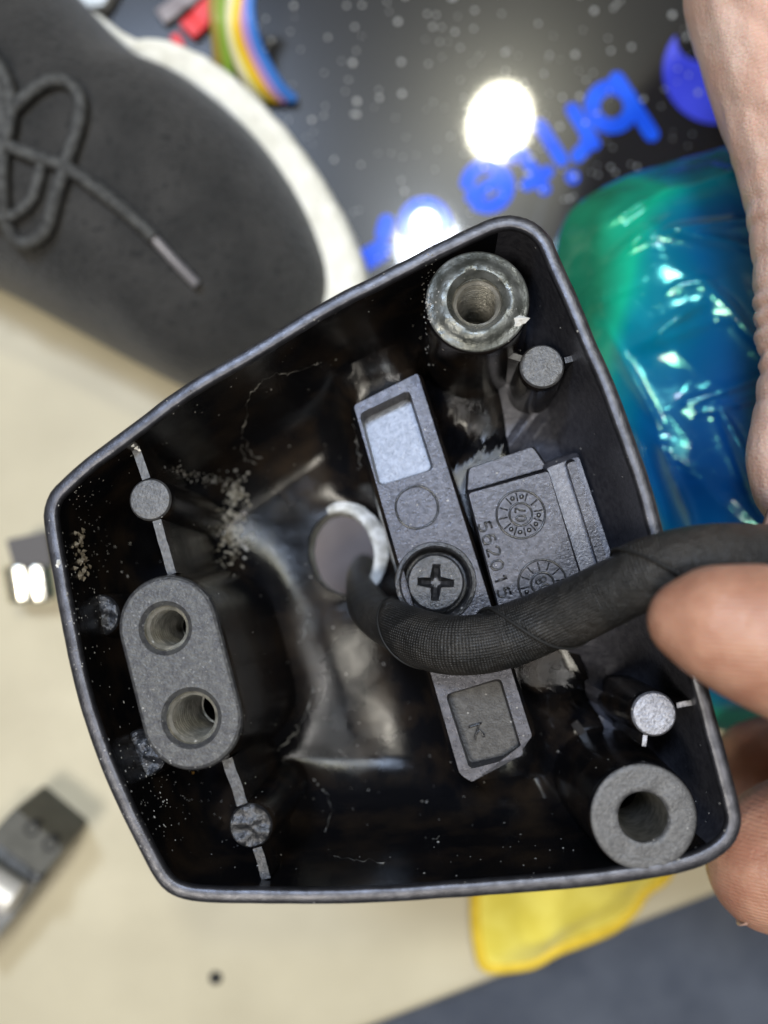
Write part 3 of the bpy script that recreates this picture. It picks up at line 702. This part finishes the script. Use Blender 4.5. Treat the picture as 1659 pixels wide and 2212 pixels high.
# lower hand: thumb over the harness, fingers behind the bracket
tb = [C(1472, 1338, 12.75, 74), C(1490, 1340, 12.8, 92), C(1555, 1348, 12.9, 130), C(1640, 1372, 12.95, 156), C(1740, 1405, 12.8, 172), C(1880, 1450, 12.3, 180), C(2050, 1500, 11.4, 205), C(2300, 1600, 9.8, 290)]
i1 = [C(1676, 1866, 8.9, 148), C(1720, 1850, 8.9, 166), C(1840, 1800, 8.6, 168), C(1980, 1740, 8.3, 165), C(2120, 1690, 8.4, 175), C(2260, 1640, 8.9, 215), C(2330, 1620, 9.4, 260)]
i2 = [C(1640, 1655, 6.2, 100), C(1730, 1640, 6.0, 112), C(1870, 1600, 5.8, 122), C(2060, 1560, 6.2, 140), C(2280, 1560, 8.0, 190), C(2330, 1620, 9.4, 240)]
i3 = [C(1760, 1480, 5.2, 95), C(1860, 1450, 5.2, 105), C(2060, 1440, 5.6, 130), C(2290, 1500, 7.6, 180), C(2330, 1600, 9.0, 230)]
i4 = [C(1830, 1330, 5.0, 85), C(1940, 1320, 5.0, 95), C(2080, 1340, 5.4, 115), C(2300, 1440, 7.3, 160), C(2360, 1560, 8.8, 220)]
pm = [C(2330, 1600, 9.2, 290), C(2600, 1640, 8.6, 330), C(2950, 1750, 8.0, 300), C(3500, 1900, 7.5, 320)]
hb = hand('hand', [tb, i1, i2, i3, i4, pm], sk2, 'hand at lower right gripping the bracket with its thumb on the harness')
nail(hb, W(1706, 1982, 9.1), Vector((-1, -.16, .0)), Vector((-.1, -.97, .22)), 1.3, .8, nail_m)

# ================================================================ black glossy box with blue lettering
def panel_mat():
    m, nt, p = new_mat('black_gloss_box'); lk = nt.links; tc = N(nt, 'ShaderNodeTexCoord')
    nz = N(nt, 'ShaderNodeTexNoise'); nz.inputs['Scale'].default_value = .35; nz.inputs['Detail'].default_value = 5; lk.new(tc.outputs['Object'], nz.inputs['Vector'])
    cr = N(nt, 'ShaderNodeValToRGB'); cr.color_ramp.elements[0].color = (.010, .010, .012, 1); cr.color_ramp.elements[1].color = (.022, .021, .020, 1); lk.new(nz.outputs['Fac'], cr.inputs['Fac']); lk.new(cr.outputs['Color'], p.inputs['Base Color'])
    p.inputs['Roughness'].default_value = .235; p.inputs['IOR'].default_value = 1.29; p.inputs['Coat Weight'].default_value = 1; p.inputs['Coat Roughness'].default_value = .04; p.inputs['Coat IOR'].default_value = 1.45
    return m
ZP = 0.5
ux = Vector((-.845, -.534, 0)); vx = Vector((.534, -.845, 0))       # text direction and its downward side in the board plane
q0 = W(650, 1080, ZP)
pa = q0; pb = q0 - ux * 26; pc = pb - vx * 34; pd = pa - vx * 34
def slab(name, top, zlo, m, rc=.5):
    t = roundpoly(top, rc, 6); b = [Vector((p.x, p.y, zlo)) for p in t]
    mb = MB(); mb.add(*fill([t])); mb.add(*wall(t, b)); mb.add(*fill([b])); o = mb.build(name, m, None, smooth=False); bevel(o, .08, 3); return o
box = slab('box', [pa, pb, pc, pd], 0.01, panel_mat())
tag(box, 'glossy black box with blue lettering and scattered pale specks', 'box')
blue = mat('blue_print', (0.003, 0.085, 0.80), (0.006, 0.11, 0.88), rough=.5, scale=2, coat=.25, crough=.08, spec=.2)
blue2 = mat('violet_blue_print', (0.03, 0.045, 0.70), (0.06, 0.08, 0.85), rough=.4, scale=.7, coat=.6, crough=.05)
def stroke_letter(name, strokes, px, py, size, wd, parent, m, lift=.006):
    # strokes in letter units (x right, y up in reading order); ux is the reading direction, -vx... is up
    c = W(px, py, ZP); mb = MB(); rd_ = ux; up_ = Vector((ux.y, -ux.x, 0))
    if up_.dot(vx) < 0: up_ = -up_                       # upside down towards the camera
    for kk, s_ in enumerate(strokes):
        pts = spline([c + rd_ * (x * size) + up_ * (y * size) + Vector((0, 0, lift + kk * .0012)) for x, y in s_], 6 if len(s_) > 2 else 1)
        n = len(pts); Lp = []; Rp = []
        for i, p in enumerate(pts):
            t = (pts[min(i + 1, n - 1)] - pts[max(i - 1, 0)]).normalized(); q = Vector((-t.y, t.x, 0)) * wd / 2
            Lp.append(p + q); Rp.append(p - q)
        if len(s_) > 4 and abs(s_[0][0] - s_[-1][0]) + abs(s_[0][1] - s_[-1][1]) < 1e-6:
            n -= 1; Lp = Lp[:-1]; Rp = Rp[:-1]; t = (pts[1] - pts[-2]).normalized(); q = Vector((-t.y, t.x, 0)) * wd / 2; Lp[0] = pts[0] + q; Rp[0] = pts[0] - q
            mb.add(Lp + Rp, [(i, (i + 1) % n, n + (i + 1) % n, n + i) for i in range(n)]); continue
        capA = []; capB = []
        t0 = (pts[1] - pts[0]).normalized(); t1 = (pts[-1] - pts[-2]).normalized()
        for k in range(1, 6):
            a = math.pi * k / 6; q0_ = Vector((-t0.y, t0.x, 0)); q1_ = Vector((-t1.y, t1.x, 0))
            capA.append(pts[0] - q0_ * math.cos(a) * wd / 2 - t0 * math.sin(a) * wd / 2); capB.append(pts[-1] + q1_ * math.cos(a) * wd / 2 + t1 * math.sin(a) * wd / 2)
        v = Lp + Rp; f = [(i, i + 1, n + i + 1, n + i) for i in range(n - 1)]
        b = len(v); v += capB; f.append(tuple([n - 1] + list(range(b, b + 5)) + [2 * n - 1])); b = len(v); v += capA; f.append(tuple([n] + list(range(b, b + 5)) + [0]))
        mb.add(v, f)
    return mb.build(name, m, parent, smooth=False)
def ring_pts(cx, cy, r, a0=0, a1=360, n=14): return [(cx + r * math.cos(math.radians(a0 + (a1 - a0) * k / n)), cy + r * math.sin(math.radians(a0 + (a1 - a0) * k / n))) for k in range(n + 1)]
S = 1.0; wd = .36
stroke_letter('letter_b', [[(-.40, 1.05), (-.40, -.48)], ring_pts(.05, 0, .46)], 1325, 228, S, wd, box, blue)
stroke_letter('letter_r', [[(-.18, .46), (-.18, -.48)], [(-.18, .1), (-.05, .38), (.30, .50)]], 1246, 283, S * 1.0, wd * .92, box, blue)
stroke_letter('letter_i', [[(0, .32), (0, -.62)], [(0, .80), (0, .82)]], 1197, 320, S, wd * .9, box, blue)
stroke_letter('letter_t', [[(-.05, .62), (-.05, -.35), (.2, -.45)], [(-.34, .30), (.26, .30)]], 1143, 365, S * .95, wd * .85, box, blue)
stroke_letter('letter_e', [ring_pts(0, 0, .48, -40, -330)[::1], [(-.4, .02), (.44, .02)]], 1052, 402, S, wd * .9, box, blue)
stroke_letter('letter_o', [ring_pts(0, 0, .46)], 918, 482, S, wd * .9, box, blue)
stroke_letter('print_dash', [[(-.1, -.1), (.12, .1)]], 832, 492, S, wd, box, blue)
stroke_letter('print_band', [[(-.1, .0), (.5, .0)]], 815, 545, S, .5, box, blue)
# crescent emblem
oc = W(1548, 152, ZP); s3 = (CAMZ - ZP) / FPX; ro = 116 * s3; ic = W(1510, 82, ZP); ri_ = 50 * s3
outer = circ(oc, ro, 80, z=ZP + .008); keep = []
for p in outer:
    keep.append(p)
crs = []
for p in keep:
    d = Vector((p.x - ic.x, p.y - ic.y, 0))
    crs.append(p if d.length > ri_ else Vector((ic.x, ic.y, ZP + .008)) + d.normalized() * -0 + Vector((0, 0, 0)) if False else p)
# polygon: outer arc outside the inner circle, then inner arc back
oa = [p for p in outer if (Vector((p.x, p.y)) - Vector((ic.x, ic.y))).length > ri_]
start = next(i for i in range(80) if (outer[i] in oa) and (outer[i - 1] not in oa)) if len(oa) < 80 else 0
seq = [outer[(start + k) % 80] for k in range(80)]; seq = [p for p in seq if p in oa]
if len(oa) < 80:
    a0 = math.atan2(seq[-1].y - ic.y, seq[-1].x - ic.x); a1 = math.atan2(seq[0].y - ic.y, seq[0].x - ic.x)
    mid_in = math.atan2(oc.y - ic.y, oc.x - ic.x)
    d1 = (a1 - a0) % (2 * math.pi)
    if not (((mid_in - a0) % (2 * math.pi)) < d1): d1 -= 2 * math.pi
    inn = [Vector((ic.x + ri_ * math.cos(a0 + d1 * k / 24), ic.y + ri_ * math.sin(a0 + d1 * k / 24), ZP + .008)) for k in range(1, 24)]
    seq += inn
tv, tf = fill([seq]); mk('emblem', tv, tf, blue2, box, smooth=False)
# pale specks
dm = mat('pale_speck', (0.60, 0.60, 0.58), rough=.35, scale=2, spec=.8)
mb = MB(); rg2 = random.Random(4)
cnt = 0
while cnt < 320:
    x, y = rg2.uniform(480, 1620), rg2.uniform(-60, 640)
    c = W(x, y, ZP); r = rg2.choice((.022, .027, .033, .041, .054)) * rg2.uniform(.7, 1.2)
    v, f = lathe(c, [(r, ZP - .002), (r * .9, ZP + r * .35), (r * .6, ZP + r * .62), (.0005, ZP + r * .75)], 8); mb.add(v, f); cnt += 1
dr = mb.build('specks', dm, box); tag(dr, kind='stuff')

# ================================================================ shoe
shoe = empty('shoe', W(100, 350, 0)); SHI = Matrix.Translation(-W(100, 350, 0))
tag(shoe, 'dark grey suede shoe with white rubber sole edge and loose lace', 'shoe')
suede = mat('grey_suede', (0.011, 0.0105, 0.010), (0.032, 0.030, 0.028), rough=.85, scale=.9, bump=.07, bscale=9, bdetail=9, sheen=.2, lo=.35, hi=.72, detail=9, speck=(.006, .006, .006), speck_scale=7.0, speck_t=.60)
rubber = mat('white_rubber', (0.66, 0.64, 0.55), (0.76, 0.74, 0.66), rough=.55, scale=2, bump=.06, bscale=3.2, bdetail=3)
UO = [(285, 92), (400, 150), (500, 225), (585, 310), (655, 410), (702, 510), (725, 610), (690, 740), (600, 815), (480, 842), (390, 826), (270, 768), (140, 698), (0, 622), (-200, 520), (-520, 330), (-700, 60), (-640, -260), (-300, -330), (60, -120)]
uo = resample(spline([W(x, y, 2.6) for x, y in UO], 8, True), 140)
uc = W(60, 330, 2.6)
v = []; f = []; rings_ = 16
for k in range(rings_ + 1):
    t = k / rings_; s_ = math.cos(t * math.pi / 2 * .985) ** .72; z = 1.2 + 3.9 * math.sin(t * math.pi / 2) ** .9
    for p in uo:
        q = uc + (p - uc) * (s_ * (1.0 - .0)); toe = max(0, min(1, (q.x - uc.x) / 7.0))
        v.append(Vector((q.x, q.y, max(.4, z - .9 * toe * t + .16 * mn.noise(Vector((q.x * .35, q.y * .35, 2)))))))
n_ = len(uo)
for k in range(rings_):
    for i in range(n_): f.append((k * n_ + i, k * n_ + (i + 1) % n_, (k + 1) * n_ + (i + 1) % n_, (k + 1) * n_ + i))
f.append(tuple(rings_ * n_ + i for i in range(n_)))
upper_v = [p.copy() for p in v]; upper_f = list(f)
upr = mk('upper', [SHI @ p for p in v], f, suede, shoe)
sbvh = BVHTree.FromPolygons(upper_v, upper_f)
def on_shoe(px, py, lift):
    h = sbvh.ray_cast(Vector((0, 0, CAMZ)), ray(px, py).normalized()); p = h[0] if h[0] is not None else W(px, py, 4.5); return p + Vector((0, 0, lift))
SO = [(287, 84), (345, 90), (420, 112), (500, 160), (585, 240), (665, 335), (735, 445), (785, 550), (803, 640), (790, 730), (720, 800), (600, 830), (470, 838), (300, 770), (0, 600), (-500, 300), (-690, 60), (-600, -240), (-280, -290), (40, -90)]
so = resample(spline([W(x, y, 2.2) for x, y in SO], 8, True), 160); sc0 = sum(so, Vector()) / len(so)
pr = [(.94, .52), (.985, .62), (1.0, .8), (1.0, 1.3), (1.0, 1.9), (.992, 2.3), (.97, 2.5), (.93, 2.52), (.86, 2.3)]
v = []; f = []
for s_, z in pr:
    for i, p in enumerate(so):
        q = sc0 + (p - sc0) * s_; j = .05 * mn.noise(Vector((i * .9, z * 2.5, 3))) ; d = (p - sc0).normalized(); v.append(Vector((q.x, q.y, z)) + d * j)
m_ = len(so)
for k in range(len(pr) - 1):
    for i in range(m_): f.append((k * m_ + i, k * m_ + (i + 1) % m_, (k + 1) * m_ + (i + 1) % m_, (k + 1) * m_ + i))
f.append(tuple(range(m_))[::-1]); f.append(tuple((len(pr) - 1) * m_ + i for i in range(m_)))
mk('sole', [SHI @ p for p in v], f, rubber, shoe)
lace_m = mat('dark_lace', (0.03, 0.03, 0.029), (0.065, 0.065, 0.062), rough=.7, scale=6, bump=.02, bscale=30)
def lace(pts, r, lift, name, m):
    P = spline([on_shoe(x, y, lift) for x, y in pts], 8); v, f, _ = tube(P, r, 10); return mk(name, [SHI @ p for p in v], f, m, shoe)
lace([(-80, 268), (0, 310), (70, 340), (150, 370), (230, 425), (300, 483), (335, 518)], .135, .14, 'lace', lace_m)
lace([(335, 518), (380, 568), (428, 618)], .10, .12, 'lace_tip', mat('aglet', (.20, .19, .20), rough=.35, metal=.3))
lace([(-30, 300), (30, 245), (85, 195), (135, 180), (172, 205), (176, 262), (150, 350), (125, 430), (105, 500), (60, 530), (25, 500), (10, 400), (14, 300), (5, 200), (-20, 110)], .135, .13, 'lace', lace_m)

lace([(-60, 90), (-10, 130), (22, 185), (30, 250), (12, 330), (-30, 420), (-70, 470)], .13, .15, 'lace', lace_m)
lace([(-70, 560), (-20, 480), (30, 470), (75, 430), (95, 350)], .12, .10, 'lace', lace_m)

# ================================================================ strips and wires at the top
def strip(name, a, b, z, w, th, m, label, cat, wob=.0):
    p, q = W(*a, z), W(*b, z); t = (q - p).normalized(); n = Vector((-t.y, t.x, 0)) * w / 2; k = 14
    vv = []; ff = []
    for i in range(k + 1):
        c = p.lerp(q, i / k) + Vector((0, 0, wob * mn.noise(Vector((i * .5, 2, a[0]))))); e = .06 * mn.noise(Vector((i * 1.3, 7, a[0])))
        vv += [c + n * (1 + e), c - n * (1 - e), c - n * (1 - e) - Vector((0, 0, th)), c + n * (1 + e) - Vector((0, 0, th))]
    for i in range(k):
        for j in range(4): ff.append((i * 4 + j, i * 4 + (j + 1) % 4, i * 4 + 4 + (j + 1) % 4, i * 4 + 4 + j))
    ff += [(0, 1, 2, 3)[::-1], tuple(k * 4 + j for j in range(4))]
    o = mk(name, vv, ff, m, smooth=False); bevel(o, .04); return tag(o, label, cat)
red = mat('red_plastic', (0.62, 0.018, 0.022), (0.72, 0.03, 0.03), rough=.45, scale=2, bump=.04, bscale=5)
strip('strip', (402, 66), (510, -40), 0.75, .50, .2, red, 'bright red strip beside the white shoe sole', 'strip', .05)
strip('strip', (374, 92), (392, 82), 0.72, .34, .15, red, 'short red scrap touching the white shoe sole', 'strip')
strip('strip', (345, 36), (460, -50), 0.72, .40, .15, mat('mauve_strip', (.20, .17, .18), (.30, .27, .28), rough=.6, scale=3), 'greyish mauve strip above the red strip', 'strip', .05)
wp = W(215, -25, 3.3); ww = [W(130, -40, .9), W(255, -45, .9), W(222, 12, .9), W(180, 14, .9), W(140, -10, .9)]
tp = roundpoly(ww, .12, 4); bt = [p - Vector((0, 0, .35)) for p in tp]; mb = MB(); mb.add(*fill([tp])); mb.add(*wall(tp, bt)); mb.add(*fill([bt]))
wc = mb.build('plastic_piece', mat('cool_white_plastic', (.70, .72, .70), rough=.4), smooth=False); bevel(wc, .05); tag(wc, 'white plastic piece behind the shoe at the top left', 'plastic piece')
rb = empty('ribbon_cable', W(520, 60, 3)); RI = Matrix.Translation(-W(520, 60, 3))
tag(rb, 'bundle of coloured wires curving behind the white shoe sole', 'cable')
for k, (colr, x0, x1, x2) in enumerate([((.30, .22, .04), 462, 466, 480), ((.22, .36, .04), 478, 480, 505), ((.72, .66, .42), 500, 497, 540), ((.78, .62, .02), 514, 506, 560), ((.80, .42, .05), 522, 516, 572), ((.42, .25, .55), 527, 530, 586), ((.05, .20, .62), 540, 545, 604)]):
    P = spline([W(x0 + 14, -60, 2.3), W(x0, 0, 2.1), W(x1, 60, 1.9), W(x1 + (x2 - x1) * .35, 120, 1.5), W(x2, 186, 1.0), W(x2 + 30, 215, .66)], 8)
    v, f, _ = tube(P, .125, 10); mk('wire', [RI @ p for p in v], f, mat('wire_%d' % k, colr, rough=.4, coat=.2), rb)

# ================================================================ blue green plastic bag
def bag_mat():
    m, nt, p = new_mat('blue_green_film'); lk = nt.links; tc = N(nt, 'ShaderNodeTexCoord')
    nz = N(nt, 'ShaderNodeTexNoise'); nz.inputs['Scale'].default_value = .22; nz.inputs['Detail'].default_value = 1.5; nz.inputs['Distortion'].default_value = .6; lk.new(tc.outputs['Object'], nz.inputs['Vector'])
    cr = N(nt, 'ShaderNodeValToRGB'); e = cr.color_ramp.elements; e[0].position = .32; e[0].color = (.006, .035, .21, 1); e[1].position = .46; e[1].color = (.002, .105, .27, 1)
    a = e.new(.56); a.color = (.002, .22, .30, 1); b = e.new(.64); b.color = (.006, .42, .25, 1); c = e.new(.78); c.color = (.012, .20, .10, 1)
    sx = N(nt, 'ShaderNodeVertexColor'); sx.layer_name = 'tint'
    ad = N(nt, 'ShaderNodeMath', operation='ADD'); lk.new(nz.outputs['Fac'], ad.inputs[0]); lk.new(sx.outputs['Color'], ad.inputs[1]); sub = N(nt, 'ShaderNodeMath', operation='SUBTRACT'); lk.new(ad.outputs[0], sub.inputs[0]); sub.inputs[1].default_value = .5
    lk.new(sub.outputs[0], cr.inputs['Fac']); lk.new(cr.outputs['Color'], p.inputs['Base Color'])
    p.inputs['Roughness'].default_value = .16; p.inputs['Coat Weight'].default_value = .4; p.inputs['Coat Roughness'].default_value = .08
    p.inputs['Specular Tint'].default_value = (.25, 1.0, .65, 1); p.inputs['IOR'].default_value = 1.7
    n2 = N(nt, 'ShaderNodeTexNoise'); n2.inputs['Scale'].default_value = 1.4; n2.inputs['Detail'].default_value = 4; n2.inputs['Distortion'].default_value = 1.6; lk.new(tc.outputs['Object'], n2.inputs['Vector'])
    bp = N(nt, 'ShaderNodeBump'); bp.inputs['Distance'].default_value = .008; lk.new(n2.outputs['Fac'], bp.inputs['Height'])
    wn = N(nt, 'ShaderNodeTexNoise'); wn.inputs['Scale'].default_value = .8; lk.new(tc.outputs['Object'], wn.inputs['Vector'])
    wm = N(nt, 'ShaderNodeVectorMath', operation='MULTIPLY_ADD'); lk.new(wn.outputs['Color'], wm.inputs[0]); wm.inputs[1].default_value = (1.6, 1.6, 0); lk.new(tc.outputs['Object'], wm.inputs[2])
    mp = N(nt, 'ShaderNodeMapping'); mp.inputs['Rotation'].default_value = (0, 0, .6); mp.inputs['Scale'].default_value = (.45, 1.15, .5); lk.new(wm.outputs[0], mp.inputs['Vector'])
    vo = N(nt, 'ShaderNodeTexVoronoi'); vo.feature = 'F1'; vo.distance = 'MINKOWSKI'; vo.inputs['Scale'].default_value = .85; lk.new(mp.outputs['Vector'], vo.inputs['Vector'])
    b4 = N(nt, 'ShaderNodeBump'); b4.inputs['Distance'].default_value = .008; lk.new(vo.outputs['Distance'], b4.inputs['Height']); lk.new(bp.outputs['Normal'], b4.inputs['Normal']); lk.new(b4.outputs['Normal'], p.inputs['Normal'])
    return m
BO = [(1262, 405), (1310, 360), (1400, 312), (1490, 284), (1570, 262), (1700, 240), (1900, 300), (2050, 700), (2080, 1200), (1950, 1560), (1760, 1640), (1560, 1600), (1480, 1520), (1420, 1300), (1340, 1120), (1280, 900), (1240, 700), (1226, 580), (1238, 480)]
bo2 = resample(spline([W(x, y, 6.0) for x, y in BO], 8, True), 200); bc = sum(bo2, Vector()) / 200
v = []; f = []; tint = []; RN = 110
CRS = [((1290, 480), (1480, 372), .16, .10), ((1305, 575), (1455, 452), .18, .09), ((1445, 492), (1680, 462), .30, .10), ((1445, 492), (1680, 545), .26, .12), ((1375, 745), (1505, 655), .24, .10), ((1400, 742), (1545, 690), .14, .08),
       ((1485, 870), (1680, 800), .24, .10), ((1500, 890), (1690, 850), .16, .08), ((1555, 890), (1650, 1130), .34, .14), ((1440, 960), (1515, 1160), .22, .08), ((1395, 940), (1465, 1150), .2, .09), ((1320, 690), (1430, 910), .18, .10), ((1500, 590), (1660, 770), .16, .12),
       ((1360, 420), (1640, 330), .14, .10), ((1570, 300), (1660, 430), .25, .15), ((1280, 640), (1400, 600), .14, .07), ((1560, 1480), (1680, 1440), .2, .1), ((1570, 1560), (1690, 1500), .25, .1), ((1450, 620), (1560, 600), .1, .06), ((1340, 520), (1420, 505), .1, .06)]
CRS = [(W(*a, 6.3), W(*b, 6.3), am, w) for a, b, am, w in CRS]
def crease(q):
    z = 0
    for a, b, am, w in CRS:
        ab = b - a; t = max(0, min(1, ((q.x - a.x) * ab.x + (q.y - a.y) * ab.y) / (ab.x ** 2 + ab.y ** 2))); dx = q.x - a.x - ab.x * t; dy = q.y - a.y - ab.y * t
        dx += .10 * mn.noise(Vector((q.x * .6, q.y * .6, a.x))); d2 = (dx * dx + dy * dy) / (w * w)
        if d2 < 16: z += am * 1.25 * (math.sin(math.pi * (.12 + .76 * t))) * math.exp(-1.25 * math.sqrt(d2))
    return z
def ridg(p, s, seed): return 1 - abs(mn.noise(Vector((p.x * s, p.y * s, seed)))) * 2
for k in range(RN + 1):
    t = k / RN
    for i, p in enumerate(bo2):
        q = bc + (p - bc) * (1 - t)
        edge = min(1, t * 9)
        rot = Vector((q.x * .5 + q.y * .87, -q.x * .87 * .35 + q.y * .5 * .35, 0))
        z = 4.3 + 2.2 * (1 - (1 - t) ** 4.5) * .8 + edge * (crease(q) + .25 * (ridg(rot, .30, 3) ** 3) + .12 * mn.noise(Vector((q.x * .5, q.y * .5, 5))) + .05 * (ridg(rot, .5, 9) ** 3) + .0 * (ridg(Vector((rot.y, rot.x * .5, 0)), .9, 21) ** 6))
        if t < .24 and q.x < bc.x - 1.6: z += .10 * mn.noise(Vector((q.x * 3.6, q.y * 3.6, 2))) * edge * min(1, (.24 - t) * 12)
        v.append(Vector((q.x, q.y, z)))
        px_ = q.x / (CAMZ - 5) * FPX + 829.5
        tint.append(.535 + (.19 * (1 - min(1, t * 3.2)) if q.x < bc.x + 1 else 0) + .03 * math.sin(q.y * .9 + q.x))
n_ = 200
for k in range(RN):
    for i in range(n_): f.append((k * n_ + i, k * n_ + (i + 1) % n_, (k + 1) * n_ + (i + 1) % n_, (k + 1) * n_ + i))
# underside
b0 = len(v)
for p in bo2: v.append(Vector((bc.x + (p.x - bc.x) * .96, bc.y + (p.y - bc.y) * .96, 0.6)))
for i in range(n_): f.append((i, b0 + i, b0 + (i + 1) % n_, (i + 1) % n_))
tint += [.6] * n_
bag = mk('plastic_bag', v, f, bag_mat())
ca = bag.data.color_attributes.new('tint', 'FLOAT_COLOR', 'POINT')
for i, t in enumerate(tint): ca.data[i].color = (t, t, t, 1)
tag(bag, 'crumpled shiny blue green plastic bag beside the bracket', 'bag')

# ================================================================ yellow cloth
ym = mat('yellow_cloth', (0.66, 0.55, 0.065), (0.74, 0.64, 0.11), rough=.75, scale=1.2, bump=.02, bscale=14, sheen=.2)
yh = mat('yellow_hem', (0.64, 0.44, 0.02), (0.74, 0.52, 0.035), rough=.7, scale=4, bump=.03, bscale=18)
YO = [(1030, 1900), (1026, 1960), (1028, 2030), (1040, 2100), (1058, 2118), (1110, 2116), (1160, 2106), (1210, 2078), (1290, 2048), (1345, 2022), (1385, 1985), (1412, 1945), (1465, 1895), (1440, 1780), (1250, 1720), (1080, 1780)]
yo = resample(spline([W(x, y, .8) for x, y in YO], 6, True), 140); yc = sum(yo, Vector()) / 140
v = []; f = []
for k in range(25):
    t = k / 24
    for p in yo:
        q = yc + (p - yc) * (1 - t); z = .25 + .85 * min(1, t * 2.2) * (.55 + .75 * mn.noise(Vector((q.x * .55, q.y * .55, 4)))) + .25 * t
        off = (q - e0).dot(en)
        v.append(Vector((q.x, q.y, max(z, .12))))
for k in range(24):
    for i in range(140): f.append((k * 140 + i, k * 140 + (i + 1) % 140, (k + 1) * 140 + (i + 1) % 140, (k + 1) * 140 + i))
yb = mk('cloth', v, f, ym); yb.modifiers.new('thickness', 'SOLIDIFY').thickness = .1
tag(yb, 'bright yellow cloth with darker hem at the edge of the beige board', 'cloth')
hp = [p + Vector((0, 0, .02)) for p in [v[i] for i in range(140)]]
vv, ff, _ = tube([yc + (p - yc) * .975 + Vector((0, 0, .0)) for p in hp], .13, 8, closed=True, cap=False); mk('hem', vv, ff, yh, yb)

# ================================================================ small parts on the board at the left
gp = empty('metal_fitting', W(60, 1870, 0)); GI = Matrix.Translation(-W(60, 1870, 0))
tag(gp, 'grey metal fitting with holes at the left edge', 'fitting')
gm = mat('grey_casting', (.13, .13, .125), (.19, .19, .19), rough=.5, metal=.2, scale=3, bump=.02, bscale=10)
gm2 = mat('grey_casting_dark', (.055, .054, .045), (.075, .073, .062), rough=.6, scale=3)
hol = mat('dark_hole', (.008, .008, .008), rough=.6)
def block(pts, ztop, zbot, m, name, parent, inv, rc=.12, bev=.08):
    t = roundpoly([W(x, y, ztop) for x, y in pts], rc, 4); b = [Vector((p.x, p.y, zbot)) for p in t]
    mb = MB(); mb.add(*fill([t])); mb.add(*wall(t, b)); mb.add(*fill([b])); o = mb.build(name, m, parent, smooth=False)
    for q in o.data.vertices: q.co = inv @ q.co
    bevel(o, bev); return o
block([(-160, 1955), (32, 1745), (138, 1832), (90, 1893), (-20, 1810), (-110, 1925)], 1.9, .01, gm2, 'flange', gp, GI)
block([(-112, 1930), (-18, 1812), (88, 1895), (0, 2018), (-90, 2120)], 1.7, .01, gm, 'body', gp, GI)
for (x, y), z in (((69, 1791), 1.9), ((108, 1824), 1.9), ((78, 1892), 1.7)):
    c = W(x, y, z); v, f = lathe(c, [(.17, z - .3), (.17, z + .006), (.10, z + .008), (.09, z - .2), (.001, z - .2)], 20); mk('hole', [GI @ p for p in v], f, hol, gp)
v, f, _ = tube(spline([W(-90, 1860, 2.2), W(-20, 1908, 2.2), W(20, 1934, 2.2), W(36, 1944, 2.2)], 5), [.40] * 14 + [.36, .26], 14); mk('pin', [GI @ p for p in v], f, mat('pale_pin', (.62, .59, .54), rough=.4, metal=.3), gp)
cn = empty('connector', W(60, 1230, 0)); CI = Matrix.Translation(-W(60, 1230, 0)); tag(cn, 'small dark block with two shiny metal barrels at the left', 'connector')
block([(13, 1166), (100, 1148), (112, 1222), (29, 1224)], 1.2, .01, mat('dark_plastic', (.075, .068, .068), rough=.6), 'housing', cn, CI, .05, .05)
ch = mat('chrome', (.92, .90, .80), rough=.22, metal=1)
for x0, x1 in ((45, 62), (82, 96)):
    P = spline([W(x0, 1216, .72), W((x0 + x1) / 2, 1262, .70), W(x1, 1306, .67)], 6); n = len(P)
    v, f, _ = tube(P, [.45 if i > 0 else .38 for i in range(n - 2)] + [.28, .15], 20); mk('barrel', [CI @ p for p in v], f, ch, cn)
kc = W(466, 2112, 0); v, f = lathe(kc, [(.16, .004), (.15, .05), (.10, .06), (.085, .02), (.001, .018)], 24)
kn = mk('rubber_grommet', v, f, hol); tag(kn, 'tiny dark grommet lying on the beige board at the bottom', 'grommet')

mv = mat('mauve_stand_in', (.22, .175, .165), (.28, .23, .215), rough=.6, scale=.8)  # added stand-in; its dull colour darkens the view through the bracket hole
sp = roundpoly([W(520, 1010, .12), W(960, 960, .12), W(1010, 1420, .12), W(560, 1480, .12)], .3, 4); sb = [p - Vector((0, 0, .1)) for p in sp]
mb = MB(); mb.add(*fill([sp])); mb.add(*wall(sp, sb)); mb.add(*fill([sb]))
sh = mb.build('sheet', mv, smooth=False); tag(sh, 'dull mauve stand-in sheet added under the bracket to darken the view through its hole', 'sheet')
